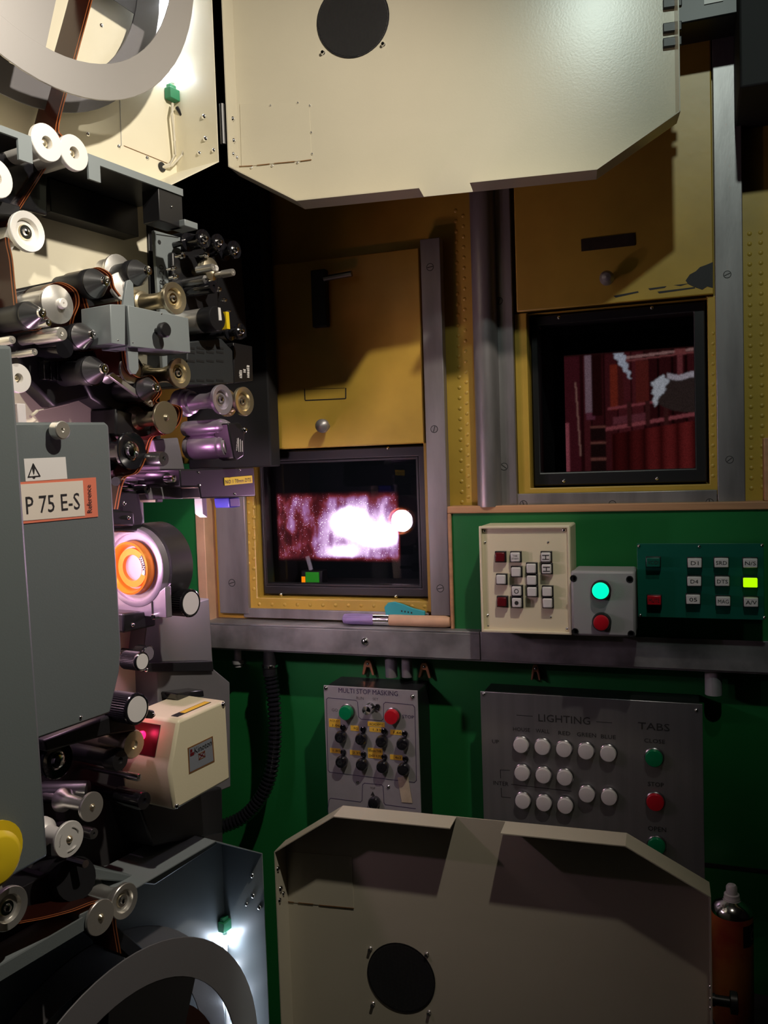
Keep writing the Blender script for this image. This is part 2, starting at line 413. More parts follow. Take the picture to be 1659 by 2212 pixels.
def gauss(cx, cz, sx, sz):
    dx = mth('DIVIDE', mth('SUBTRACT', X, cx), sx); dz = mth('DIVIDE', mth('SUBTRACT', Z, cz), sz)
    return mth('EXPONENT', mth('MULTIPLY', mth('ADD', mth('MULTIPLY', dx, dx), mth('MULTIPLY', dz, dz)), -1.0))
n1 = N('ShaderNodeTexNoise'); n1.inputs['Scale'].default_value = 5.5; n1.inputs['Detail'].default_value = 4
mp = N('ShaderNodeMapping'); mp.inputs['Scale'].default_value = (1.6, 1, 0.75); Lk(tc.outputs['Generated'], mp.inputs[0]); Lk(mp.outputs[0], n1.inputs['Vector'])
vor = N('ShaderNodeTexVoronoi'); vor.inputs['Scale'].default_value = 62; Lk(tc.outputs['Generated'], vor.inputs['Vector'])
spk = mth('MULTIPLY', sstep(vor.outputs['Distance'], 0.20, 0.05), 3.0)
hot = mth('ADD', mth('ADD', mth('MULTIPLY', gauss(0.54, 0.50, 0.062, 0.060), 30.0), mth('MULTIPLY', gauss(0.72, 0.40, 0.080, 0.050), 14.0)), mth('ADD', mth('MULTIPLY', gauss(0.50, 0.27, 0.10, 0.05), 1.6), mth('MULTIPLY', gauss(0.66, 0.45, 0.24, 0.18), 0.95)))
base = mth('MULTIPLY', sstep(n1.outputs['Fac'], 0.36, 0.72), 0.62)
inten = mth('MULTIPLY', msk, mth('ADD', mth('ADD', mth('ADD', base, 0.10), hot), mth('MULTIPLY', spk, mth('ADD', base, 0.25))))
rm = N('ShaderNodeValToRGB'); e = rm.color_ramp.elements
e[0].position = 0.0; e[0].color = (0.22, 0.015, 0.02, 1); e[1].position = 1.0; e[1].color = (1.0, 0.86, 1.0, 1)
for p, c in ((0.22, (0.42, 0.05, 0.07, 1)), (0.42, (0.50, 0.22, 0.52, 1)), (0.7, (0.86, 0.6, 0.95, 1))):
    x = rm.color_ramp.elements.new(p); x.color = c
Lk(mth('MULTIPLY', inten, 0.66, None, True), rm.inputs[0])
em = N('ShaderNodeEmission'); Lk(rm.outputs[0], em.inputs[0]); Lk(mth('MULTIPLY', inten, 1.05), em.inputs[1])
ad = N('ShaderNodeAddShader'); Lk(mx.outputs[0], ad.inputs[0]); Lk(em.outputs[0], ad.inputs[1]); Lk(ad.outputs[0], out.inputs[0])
for w, gi, m in ((win1, gi1, 'image_glow_glass'), (win2, gi2, 'port_glass')):
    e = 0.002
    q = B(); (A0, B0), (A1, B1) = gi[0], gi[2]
    ti = 0.0135 if m == 'image_glow_glass' else 0.0      # the glowing port has its glass set at a slight angle
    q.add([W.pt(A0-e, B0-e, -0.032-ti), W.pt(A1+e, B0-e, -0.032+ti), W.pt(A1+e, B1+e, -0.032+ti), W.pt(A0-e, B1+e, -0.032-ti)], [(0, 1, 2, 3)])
    q.build('pane', m, w, label='dusty glass pane with the film image glow painted on' if m == 'image_glow_glass' else 'clear glass pane')
# inner glazing bead of the glowing port
A0, B0 = gi1[0]; A1, B1 = gi1[2]
B().frame(W, [(A0+.0005, B0+.0005), (A1-.0005, B0+.0005), (A1-.0005, B1-.0005), (A0+.0005, B1-.0005)], [(A0+.004, B0+.004), (A1-.004, B0+.004), (A1-.004, B1-.004), (A0+.004, B1-.004)], -0.030, -0.012).build('glazing_bead', 'black', win1)

# ---- metal bars around the ports
def bar(name, pts, c0, c1, m, label, cat='trim', bev=0.0012, screws=(), fr=W, group=None):
    P = fr.P(pts, c1)
    xs = sorted(p[0] for p in P); zs = sorted(p[1] for p in P)
    o = B().box(fr, (xs[0]+xs[1])/2, (xs[2]+xs[3])/2, (zs[0]+zs[1])/2, (zs[2]+zs[3])/2, c0, c1).build(name, m, None, bev, label=label, cat=cat, kind='structure')
    for sx, sy in screws: screwpx(o, fr, sx, sy, c1, 7.5, FSCREW)
    return o
bar('trim_1', [(908, 517), (951, 512), (972, 1330), (930, 1330)], 0.011, 0.030, 'steel', 'flat steel shutter guide between glowing port and studded yellow strip', screws=[(929, 577), (938, 927), (951, 1271)])
bar('trim_2', [(452, 560), (520, 560), (524, 1325), (466, 1325)], 0.011, 0.020, 'steel', 'flat steel shutter guide between projector and glowing port', screws=[(501, 1259)])
bar('trim_3', [(1054, 20), (1097, 20), (1112, 1095), (1070, 1095)], 0.011, 0.020, 'steel', 'flat steel shutter guide beside the screen port, next to the round tube', screws=[(1078, 650), (1089, 1008)])
bar('trim_4', [(1538, 20), (1602, 12), (1608, 1087), (1550, 1087)], 0.011, 0.020, 'steel', 'wide flat steel shutter guide between screen port and studded wall', screws=[(1571, 593), (1576, 993)])
bar('trim_5', [(1113, 1066), (1549, 1059), (1549, 1088), (1113, 1094)], 0.011, 0.018, 'steel', 'flat steel strip along the bottom of the screen port', screws=[(1131, 1089), (1323, 1089), (1533, 1085)])
bar('trim_6', [(526, 1318), (926, 1320), (926, 1342), (526, 1338)], 0.011, 0.018, 'steel', 'flat steel strip along the bottom of the glowing port')
q = B(); a, bt = W.pix(1036, 330, 0.03); bt += 0.25; bb = W.pix(1036, 1095, 0.03)[1]
q.tube([W.pt(a, bt, 0.022), W.pt(a, bb, 0.022)], 0.0205, 20)
q.build('trim_7', 'steel', label='round vertical steel tube with dark stains between the two ports', cat='pipe', kind='structure')

# ---- green boards with wooden edge
bx = [W.pix(972, 1101, 0.02), W.pix(1659, 1090, 0.02)]
zb = (bx[0][1]+bx[1][1])/2
zlow = W.pix(1200, 1392, 0.02)[1]
gb = B().box(W, bx[0][0]+0.006, RX1, zlow-0.02, zb-0.006, 0.0, 0.034).build('green_board', 'green', None, 0.001, label='green painted board behind the button boxes, edged with wood', cat='board', kind='structure')
B().box(W, bx[0][0], RX1, zb-0.006, zb+0.006, 0.0, 0.038).build('edge_strip', 'wood', gb, 0.0015, label='bare wood edging strip')
B().box(W, bx[0][0], bx[0][0]+0.006, zlow+0.02, zb-0.006, 0.0, 0.038).build('edge_strip', 'wood', gb, 0.0015)
a0 = W.pix(1650, 950, 0.03)[0]
B().box(W, a0, a0+0.012, zb+0.006, zb+0.10, 0.0, 0.03).build('edge_strip', 'wood', gb, 0.0015)
e0, e1 = W.pix(430, 1200, 0.03)[0], W.pix(449, 1200, 0.03)[0]
zt1 = W.pix(440, 1000, 0.03)[1]
gb2 = B().box(W, W.pix(250, 1200, .03)[0]-0.3, e0, zlow-0.02, zt1, 0.0, 0.034).build('green_board', 'green', None, 0.001, label='green painted board behind the lens of the projector', cat='board', kind='structure')
B().box(W, e0, e1, zlow+0.02, zt1, 0.0, 0.038).build('edge_strip', 'wood_pale', gb2, 0.0015, label='pale wood edging strip')

# ---- sliding fire shutters
def shutter(pts, c0, c1, label):
    a0, a1, b0, b1 = quad(W, pts, c1)
    r = thing('fire_shutter', W.pt((a0+a1)/2, b0, c1), label, 'shutter')
    B().box(W, a0, a1, b0, b1, c0, c1).build('plate', 'yellow', r, 0.002)
    return r
def knob(r, x, y, c, rpx):
    a, b = W.pix(x, y, c+0.02); k = rpx*W.scale(x, y, c)
    q = B(); q.lathe([(0, k*.45), (0.004, k*.45), (0.012, k*.4), (0.014, k*.75), (0.019, k*1.0), (0.026, k*.95), (0.031, k*.6), (0.033, 0)], 20, 0, W.M(a, b, c))
    q.build('knob', 'steel', r, label='round steel knob')
sh1 = shutter([(548, 585), (907, 526), (914, 958), (553, 972)], 0.011, 0.016, 'yellow sliding fire shutter above the glowing port')
knob(sh1, 697, 920, 0.016, 15)
sh2 = shutter([(1105, 60), (1536, 20), (1541, 634), (1112, 676)], 0.011, 0.016, 'yellow sliding fire shutter with chipped paint above the screen port')
knob(sh2, 1311, 601, 0.016, 15.5)
# remains of a label, nameplate, paint chips
q = B()
for p, wd in (((658, 840), (659, 864)), 2.2), (((659, 865), (746, 861)), 2.2), (((747, 861), (747, 838)), 2.4), (((662, 841), (745, 838)), 0.7):
    A_, B_ = W.pix(*p[0], 0.016), W.pix(*p[1], 0.016)
    d = np.array(B_)-np.array(A_); n = np.array([-d[1], d[0]])/np.linalg.norm(d)*wd*W.scale(700, 850)/2
    q.prism(W, [tuple(np.array(A_)+n), tuple(np.array(A_)-n), tuple(np.array(B_)-n), tuple(np.array(B_)+n)], 0.016, 0.0164)
q.build('label_outline', 'chip', sh1, label='black outline left by a removed label')
q = B(); q.prism(W, W.P([(1255, 517), (1371, 503), (1372, 530), (1256, 543)], 0.017), 0.016, 0.0175); q.build('nameplate', 'nameplate', sh2, label='dark blank nameplate')
chip = [(1481, 606), (1490, 593), (1503, 586), (1512, 577), (1526, 572), (1540, 566), (1540, 622), (1528, 619), (1517, 626), (1500, 620), (1487, 614)]
q = B(); q.prism(W, W.P(chip, 0.016), 0.016, 0.0164); q.build('paint_chip', 'chip', sh2, label='patch of bare dark metal where paint flaked off')
for p in ([(1325, 639), (1378, 629), (1380, 632), (1330, 643)], [(1400, 623), (1440, 618), (1436, 622), (1404, 627)], [(1455, 616), (1490, 612), (1470, 618)], [(1420, 630), (1500, 620), (1502, 623), (1424, 634)]):
    q = B(); q.prism(W, W.P(p, 0.016), 0.016, 0.0163); q.build('paint_chip', 'chip', sh2)
# latch of the left shutter
q = B(); P0 = W.pix(686, 582, 0.03); P1 = W.pix(690, 706, 0.03)
q.box(W, P0[0]-.014, P0[0]+.014, P1[1], P0[1], 0.016, 0.030); q.build('latch_strap', 'black', sh1, 0.002, label='dark metal latch strap')
q = B(); q.tube([W.pt(*W.pix(700, 602, 0.035), 0.035), W.pt(*W.pix(760, 591, 0.035), 0.035)], 0.005, 10); q.build('latch_rod', 'gunmetal', sh1)

# ---- galvanised trunking
zt0 = np.mean([W.pix(x, y, 0.055)[1] for x, y in ((460, 1348), (1000, 1362), (1375, 1374), (1655, 1386))])
zt1 = np.mean([W.pix(x, y, 0.055)[1] for x, y in ((480, 1406), (1000, 1428), (1655, 1457))])
tk = thing('cable_trunking', W.pt(0, zt1, 0), 'galvanised steel cable trunking running along the wall under the ports', 'trunking')
xl = W.pix(452, 1370, .055)[0]-0.25
B().box(W, xl, RX1-0.01, zt1, zt0-0.004, 0.0, 0.052).build('channel', 'galv', tk, 0.0015)
xm = W.pix(1036, 1360, .055)[0]
B().box(W, xl, xm, zt0-0.004, zt0, 0.0, 0.055).build('lid', 'galv', tk, 0.001)
B().box(W, xl, xm, zt1+0.003, zt0-0.004, 0.052, 0.055).build('lid', 'galv', tk, 0.001)
B().box(W, xm+0.0005, RX1-0.01, zt1+0.003, zt0, 0.052, 0.054).build('lid', 'galv', tk, 0.001)
screwpx(tk, W, 788, 1386, 0.055, 9.5, DOME)
ZT = zt0

# ---- projection screen, seen through the right port
def screen():
    D = 13.0
    SF = Fr((0, D, 0), (1, 0, 0), (0, 0, 1), (0, -1, 0))
    a0 = SF.pix(1221, 900)[0]; b1 = SF.pix(1400, 755)[1]; a1 = a0+3.6; b0 = b1-2.6
    vx0, vx1 = SF.pix(1221, 900)[0], SF.pix(1500, 900)[0]; vb0, vb1 = SF.pix(1360, 1030)[1], b1
    nx, nz = 340, 245
    # paint in picture coordinates: u 0..1 over the visible width, v 0..1 top to bottom of the visible part
    xs = (np.arange(nx)+.5)/nx*(a1-a0)/(vx1-vx0); zs = (np.arange(nz)+.5)/nz*(b1-b0)/(vb1-vb0)
    U, V = np.meshgrid(xs, zs)
    rng = np.random.RandomState(3)
    img = np.zeros(U.shape+(3,)); img[:] = (0.050, 0.008, 0.010)
    pl = np.floor(U*9.5).astype(int); tone = rng.rand(200)[np.clip(pl, 0, 199)]
    img *= (0.45+1.2*tone)[..., None]
    edge = np.abs(U*9.5-pl-0.5) > 0.42; img[edge] *= 0.25
    def rect(u0, v0, u1, v1, c, k=1.0, sl=0.0):
        m = (U > u0) & (U < u1) & (V-sl*(U-u0) > v0) & (V-sl*(U-u0) < v1); img[m] = img[m]*(1-k)+np.array(c)*k; return m
    # upper panels with warm planks
    rect(0.36, 0.10, 0.42, 0.46, (0.17, 0.022, 0.012)); rect(0.56, 0.08, 0.66, 0.42, (0.10, 0.015, 0.012)); rect(0.42, 0.1, 0.47, 0.45, (0.06, 0.01, 0.01))
    rect(0.0, 0.0, 0.13, 1.0, (0.055, 0.008, 0.012)); rect(0.125, 0.0, 0.15, 1.0, (0.02, 0.003, 0.004))
    rect(0.165, 0.0, 0.215, 0.48, (0.21, 0.13, 0.16)); rect(0.17, 0.47, 0.24, 0.53, (0.12, 0.03, 0.05)); rect(0.215, 0, 0.30, 0.5, (0.016, 0.003, 0.003))
    rect(0.45, 0.045, 1.6, 0.065, (0.33, 0.17, 0.16), 1, -0.06); rect(0.47, 0.072, 1.6, 0.084, (0.22, 0.06, 0.06), 1, -0.06)
    rect(0.88, -0.1, 0.92, 0.26, (0.16, 0.035, 0.04)); rect(0.86, 0.0, 0.94, 0.05, (0.2, 0.05, 0.05))
    # lower planks under a ledge
    low = V > 0.66-0.12*(U-0.3)
    mlow = low & (U > 0.37)
    t2 = rng.rand(100)[np.clip(np.floor(U*8).astype(int), 0, 99)]
    f2 = U*8-np.floor(U*8)
    img[mlow] = (np.array([0.115, 0.012, 0.012])*(0.25+1.35*t2[..., None])*(0.35+0.9*np.sin(np.pi*f2))[..., None])[mlow]
    rect(0.30, 0.60, 1.6, 0.63, (0.26, 0.06, 0.07), 1, -0.13); rect(0.34, 0.44, 0.70, 0.46, (0.24, 0.05, 0.06), 1, -0.10); rect(0.38, 0.52, 0.66, 0.58, (0.13, 0.03, 0.04), 1, -0.1)
    for x in (0.49, 0.63, 0.77): rect(x, 0.40, x+0.035, 0.60, (0.05, 0.012, 0.012))
    # stairs
    for k in range(3): rect(0.20, 0.58+0.13*k, 0.32, 0.60+0.13*k, (0.15, 0.05, 0.04)); rect(0.20, 0.60+0.13*k, 0.32, 0.70+0.13*k, (0.012, 0.004, 0.004))
    # curving highlight and pale tufts
    rect(0.0, 0.55, 0.03, 1.1, (0.30, 0.07, 0.09), 1, 0.0)
    lx = 0.09+0.05*(V-0.25); m = (np.abs(U-lx) < 0.006) & (V > 0.22) & (V < 0.82); img[m] = (0.25, 0.12, 0.10)
    jit = 0.012*rng.rand(*U.shape)+0.008*np.sin(90*V+40*U)
    tw = 0.045*(1-V/0.23)+0.004
    m = (np.abs(U-(0.43+0.45*V)+jit) < tw) & (V < 0.22); img[m] = (0.46, 0.48, 0.58)
    m = ((U-1.0)/0.30)**2+((V-0.36)/0.15)**2 < 1; img[m] = (0.035, 0.022, 0.02)
    tw = 0.065*np.clip((0.46-V)/0.20, 0, 1)*np.clip((V-0.20)/0.06, 0, 1)
    m = (np.abs(U-0.765+0.28*(V-0.24)+jit) < tw); img[m] = (0.50, 0.51, 0.57)
    m = (np.abs(V-0.225-0.01*np.sin(30*U)) < 0.022) & (U > 0.80) & (U < 1.3); img[m] = (0.42, 0.37, 0.42)
    rect(0.0, -0.2, 3, 0.012, (0.02, 0.005, 0.005))
    for _ in range(2):
        img[1:-1, 1:-1] = (img[1:-1, 1:-1]*2+img[:-2, 1:-1]+img[2:, 1:-1]+img[1:-1, :-2]+img[1:-1, 2:])/6
    img *= (0.8+0.4*rng.rand(*U.shape))[..., None]
    vs = []; fs = []
    ga = np.linspace(a0, a1, nx+1); gb_ = np.linspace(b1, b0, nz+1)
    vs = [(x, D, z) for z in gb_ for x in ga]
    fs = [(j*(nx+1)+i, (j+1)*(nx+1)+i, (j+1)*(nx+1)+i+1, j*(nx+1)+i+1) for j in range(nz) for i in range(nx)]
    me = bpy.data.meshes.new('picture'); me.from_pydata(vs, [], fs)
    at = me.color_attributes.new('picture', 'FLOAT_COLOR', 'CORNER')
    c4 = np.ones((nz*nx, 4, 4)); c4[:, :, :3] = np.clip(img, 0, 4).reshape(-1, 1, 3)
    at.data.foreach_set('color', c4.reshape(-1))
    m = bpy.data.materials.new('screen_picture'); m.use_nodes = True; n = m.node_tree; n.nodes.remove(n.nodes['Principled BSDF'])
    ca = n.nodes.new('ShaderNodeVertexColor'); ca.layer_name = 'picture'; em = n.nodes.new('ShaderNodeEmission'); em.inputs[1].default_value = 0.45
    n.links.new(ca.outputs[0], em.inputs[0]); n.links.new(em.outputs[0], n.nodes['Material Output'].inputs[0]); MAT['screen_picture'] = m
    me.materials.append(m)
    t = thing('cinema_screen', (0.5*(a0+a1), D, b0), 'lit cinema screen far off showing dark red wooden planks, seen through the port', 'screen')
    link('picture', me, Matrix.Identity(4), t)
    q = B(); q.box(SF, a0-0.3, a1+0.3, b1+0.002, b1+0.5, -0.05, 0.05); q.build('black_masking', 'black_matte', t)
    q = B(); q.box(SF, a0-0.5, a0-0.002, b0, b1+0.5, -0.05, 0.05); q.build('black_masking', 'black_matte', t)
    # small lights and monitor glow in the dark hall
    return t
screen()
# ================================================================ THINGS ON THE WALL
def zpx(sc, ox, oy):       # pixel of a point measured in an enlarged crop
    return lambda x, y: (ox+x/sc, oy+y/sc)

# ---- cream control box with square push buttons
def cream_box():
    c = 0.034+0.075
    a0, a1, b0, b1 = quad(W, [(1032, 1138), (1230, 1134), (1236, 1372), (1042, 1366)], c)
    t = thing('control_box', W.pt((a0+a1)/2, b0, c), 'cream metal control box with square white and red push buttons', 'control box')
    B().box(W, a0, a1, b0, b1, 0.034, c-0.006).build('housing', 'cream_box', t, 0.003)
    e = 0.004
    B().frame(W, [(a0, b0), (a1, b0), (a1, b1), (a0, b1)], [(a0+e, b0+e), (a1-e, b0+e), (a1-e, b1-e), (a0+e, b1-e)], c-0.006, c).build('rim', 'cream_box', t, 0.001)
    Z = zpx(2.517, 1000, 1100)
    cf = c-0.006
    for x, y, r in ((115, 117, 10), (549, 113, 13), (120, 180, 8), (463, 179, 8), (135, 576, 8), (478, 586, 8), (567, 651, 11)):
        screwpx(t, W, *Z(x, y), cf, r/2.517, DOME)
    screwpx(t, W, *Z(137, 634), cf, 2.2, None, name='vent_hole')
    q = None
    btn = [(208, 257, 'red_dark', ''), (291, 257, 'white_cap', 'TAB START'), (456, 257, 'white_cap', '='), (295, 337, 'white_cap', ''), (377, 318, 'white_cap', ''), (460, 321, 'white_cap', '='),
           (214, 378, 'white_cap', ''), (379, 382, 'white_cap', ''), (381, 444, 'white_cap', ''), (298, 440, 'white_cap', 'ring'), (299, 503, 'white_cap', 'dot'), (463, 443, 'white_cap', ''), (465, 505, 'white_cap', ''), (218, 499, 'red_dark', '')]
    for x, y, m, s in btn:
        px = Z(x, y); k = W.scale(*px, cf); a, b = W.pix(*px, cf); h = 12.2*k
        o = B().box(W, a-h, a+h, b-h, b+h, cf, cf+0.006).build('push_button', 'black', t, 0.0008)
        B().box(W, a-h*.82, a+h*.82, b-h*.82, b+h*.82, cf+0.006, cf+0.0115).build('cap', m, o, 0.0015)
        if s == 'dot':
            B().lathe([(0, h*.35), (0.0006, h*.35), (0.0006, 0)], 16, 0, W.M(a, b, cf+.0115)).build('symbol', 'ink', o)
        elif s == 'ring':
            q = B(); q.frame(W, arc(a, b, h*.4, 0, 2*math.pi, 16)[:-1], arc(a, b, h*.3, 0, 2*math.pi, 16)[:-1], cf+.0115, cf+.012); q.build('symbol', 'ink', o)
        elif s == '=':
            q = B()
            for zz in (-.35, .35): q.box(W, a-h*.6, a+h*.6, b+zz*h-.0006, b+zz*h+.0006, cf+.0115, cf+.0119)
            q.box(W, a-.0006, a+.0006, b-h*.35, b+h*.35, cf+.0115, cf+.0119); q.build('symbol', 'ink', o)
        elif s:
            text(o, 'TAB', W, a, b+h*.25, cf+.0119, h*.8, h*.3, 'ink'); text(o, 'START', W, a, b-h*.25, cf+.0119, h*1.2, h*.3, 'ink')
cream_box()

# ---- grey two-button station
def grey_box():
    c = 0.055+0.075
    a0, a1, b0, b1 = quad(W, [(1233, 1236), (1370, 1234), (1373, 1377), (1237, 1371)], c)
    t = thing('button_station', W.pt((a0+a1)/2, b0, c), 'light grey plastic box with lit green button above a red one', 'button box')
    B().box(W, a0, a1, b0, b1, 0.058, c-0.014).build('housing', 'grey_box', t, 0.004)
    B().box(W, a0-.001, a1+.001, b0-.001, b1+.001, c-0.013, c).build('lid', 'grey_box', t, 0.004)
    Z = zpx(2.517, 1000, 1100)
    for x, y in ((601, 376), (907, 381), (610, 665), (915, 678)):
        a, b = W.pix(*Z(x, y), c); o = B().lathe([(0, .0052), (.0006, .0052), (.0006, .0036), (-.001, .003), (-.001, 0)], 14, 0, W.M(a, b, c)).build('screw_recess', 'black', t)
    for x, y, m, r, nm in ((748, 443, 'lens_green', 44, 'green indicator button, lit'), (752, 617, 'red', 42, 'red push button')):
        px = Z(x, y); a, b = W.pix(*px, c+.01); k = W.scale(*px, c)*r/2.517
        o = B().lathe([(0, k*1.22), (.006, k*1.22), (.009, k*1.08), (.009, k*.9)], 28, 0, W.M(a, b, c)).build('push_button', 'black', t, label=nm)
        B().lathe([(.004, k), (.012, k), (.0145, k*.93), (.0155, k*.7), (.0155, 0)], 28, 0, W.M(a, b, c)).build('cap', m, o)
    return c
grey_box()

# ---- green panel with labelled buttons
def green_panel():
    c = 0.034+0.06
    a0, a1, b0, b1 = quad(W, [(1376, 1175), (1649, 1173), (1652, 1340), (1378, 1332)], c)
    t = thing('sound_selector', W.pt((a0+a1)/2, b0, c), 'dark green button panel with rows of grey labelled buttons and one lit lime', 'button panel')
    B().box(W, a0, a1, b0, b1, c-0.003, c).build('face_plate', 'green_panel', t, 0.0006)
    B().box(W, a0+.012, a1-.012, b0+.012, b1-.008, 0.034, c-.003).build('back_box', 'black', t, 0.001)
    Z = zpx(2.517, 1000, 1100)
    for x, y in ((957, 200), (1627, 196), (965, 577), (1640, 588), (1285, 203)): screwpx(t, W, *Z(x, y), c, 3.6, DOME)
    G = 'grey_light'
    for x, y, s, m, tm in ((1035, 288, 'VC/DI', 'green_btn', 'ink'), (1040, 494, 'MUTE', 'red', 'ink'), (1260, 291, 'D1', 'white_cap', 'ink'), (1405, 290, 'SRD', 'white_cap', 'ink'), (1562, 292, 'N/S', 'white_cap', 'ink'),
                           (1258, 391, 'D4', 'white_cap', 'ink'), (1410, 391, 'DTS', 'white_cap', 'ink'), (1562, 398, '', 'lit_lime', 'ink'), (1252, 489, '05', 'white_cap', 'ink'), (1415, 499, 'MAG', 'white_cap', 'ink'), (1566, 504, 'A/V', 'white_cap', 'ink')):
        px = Z(x, y); k = W.scale(*px, c); a, b = W.pix(*px, c+.008); w, h = 15.5*k, 11.5*k
        mm = m
        if m == 'green_btn': mm = 'green_panel'
        o = B().box(W, a-w, a+w, b-h, b+h, c, c+0.007).build('push_button', 'black', t, 0.0008)
        B().box(W, a-w*.9, a+w*.9, b-h*.86, b+h*.86, c+.007, c+.0125).build('cap', mm, o, 0.001, label='lit lime green cap' if m == 'lit_lime' else None)
        if s: text(o, s, W, a, b, c+.0128, w*(1.0 if len(s) < 3 else 1.4), h*.72, tm)
green_panel()

# ---- multi stop masking panel
def masking():
    c = 0.075
    a0, a1, b0, b1 = quad(W, [(700, 1479), (902, 1494), (909, 1750), (707, 1736)], c)
    b0 -= 0.07
    t = thing('masking_panel', W.pt((a0+a1)/2, b0, c), 'silver masking control panel with black knobs and yellow labels', 'control panel')
    B().box(W, a0+.002, a1-.002, b0+.002, b1-.002, 0.0, c-.003).build('back_box', 'black', t, 0.002)
    B().box(W, a0, a1, b0, b1, c-.003, c).build('face_plate', 'silver_panel', t, 0.0005)
    Z = zpx(5.925, 680, 1400); k = W.scale(800, 1600, c)/5.925
    def at(x, y, cc=c): return W.pix(*Z(x, y), cc)
    def tx(s, x, y, w, h, m='ink_purple'):
        a, b = at(x, y); text(t, s, W, a, b, c+.0005, w*k*1.03, h*k, m)
    tx('MULTI STOP MASKING', 680, 560, 785, 62); tx('RUN', 580, 640, 95, 38, 'ink_grey'); tx('SET', 778, 652, 75, 32, 'ink_grey')
    tx('GO', 257, 792, 82, 38, 'ink_grey'); tx('STOP', 1195, 878, 150, 42); tx('TOP', 742, 1790, 66, 28, 'ink_grey')
    def rnd(pts, lw=7): line(t, W, [at(*p) for p in pts], c, lw*k, 'ink_purple', t=.0002)
    rnd([(540, 680), (520, 668), (170, 636), (150, 655), (170, 1560), (190, 1588), (1275, 1720), (1302, 1695), (1280, 760), (1255, 728), (905, 693), (880, 715), (878, 905), (855, 930), (590, 908), (562, 880), (548, 690)])
    rnd([(160, 2100), (185, 1940), (205, 1920), (585, 1970), (605, 1950), (612, 1750), (635, 1728), (855, 1750), (875, 1770), (885, 1980), (905, 2005), (1290, 2055)])
    for x, y, r in ((145, 512, 30), (1250, 622, 34), (548, 1717, 26), (943, 1772, 26)): screwpx(t, W, *Z(x, y), c, r/5.925, DOME)
    for x, y, r, m, s in ((402, 825, 90, 'green_btn', 'green GO button'), (985, 878, 92, 'red', 'red STOP button')):
        a, b = at(x, y, c+.008); o = B().lathe([(0, r*k*1.12), (.003, r*k*1.12), (.004, r*k)], 24, 0, W.M(a, b, c)).build('push_button', 'gunmetal', t, label=s)
        B().lathe([(.003, r*k), (.012, r*k), (.014, r*k*.92), (.0145, 0)], 24, 0, W.M(a, b, c)).build('cap', m, o)
    a, b = at(690, 775, c+.01); o = B().lathe([(0, 62*k), (.002, 62*k), (.002, 45*k), (.014, 42*k), (.016, 62*k), (.022, 56*k), (.024, 0)], 20, 0, W.M(a, b, c)).build('toggle_switch', 'chrome', t, label='chrome run and set switch')
    for x, y in ((805, 748),): 
        a, b = at(x, y); B().lathe([(0, 36*k), (.003, 36*k), (.0035, 26*k), (.001, 20*k), (.001, 0)], 14, 0, W.M(a, b, c)).build('indicator', 'black_gloss', t)
    LED = [(365, 1012), (625, 1037), (890, 1060), (1155, 1093), (370, 1330), (630, 1358), (895, 1390), (1165, 1415)]
    KN = [(325, 1142), (587, 1168), (850, 1200), (1117, 1232), (335, 1460), (597, 1495), (860, 1525), (1127, 1555), (752, 1985)]
    for x, y in LED:
        a, b = at(x, y); B().lathe([(0, 38*k), (.003, 38*k), (.0038, 28*k), (.0015, 22*k), (.0015, 0)], 14, 0, W.M(a, b, c)).build('indicator', 'black_gloss', t)
    for x, y in KN:
        a, b = at(x, y, c+.01); B().lathe([(0, 70*k), (.004, 78*k), (.010, 78*k), (.0135, 66*k), (.0145, 50*k), (.0135, 0)], 22, 0, W.M(a, b, c)).build('knob', 'black_gloss', t)
    LB = [(255, 960, 160, 110, ('ACJUST', '1.06')), (512, 1025, 115, 68, ('FG',)), (785, 975, 232, 60, ('ACADEMY',)), (775, 1043, 160, 60, ('1.33',)), (1040, 1078, 150, 62, ('1.66',)),
          (262, 1312, 145, 62, ('1.85',)), (518, 1338, 145, 62, ('2.35',)), (775, 1347, 200, 132, ('35mm TAB', 'DCI 1.77')), (1043, 1398, 165, 64, ('4x3',))]
    for x, y, w, h, s in LB:
        a, b = at(x, y); o = B().box(W, a-w*k/2, a+w*k/2, b-h*k/2, b+h*k/2, c, c+.0004).build('tape_label', 'yellow_label', t)
        for i, ss in enumerate(s):
            yy = b+((len(s)-1)/2-i)*h*k/len(s)
            text(o, ss, W, a+(0.14*w*k if len(ss) < 5 else 0), yy, c+.0007, min(w*.85, len(ss)*26)*k, 30*k, 'ink')
    q = B(); q.prism(W, [at(742-28, 1885), at(742+28, 1890), at(742, 1835)], c, c+.0003); q.build('arrow_mark', 'ink', t)
    q = B(); q.prism(W, [at(1062, 1655), at(1195, 1640), at(1250, 1980), at(1115, 1970)], c+.0004, c+.0012); q.build('tape_strip', 'tape', t, label='strip of yellowed tape hanging off the panel')
masking()

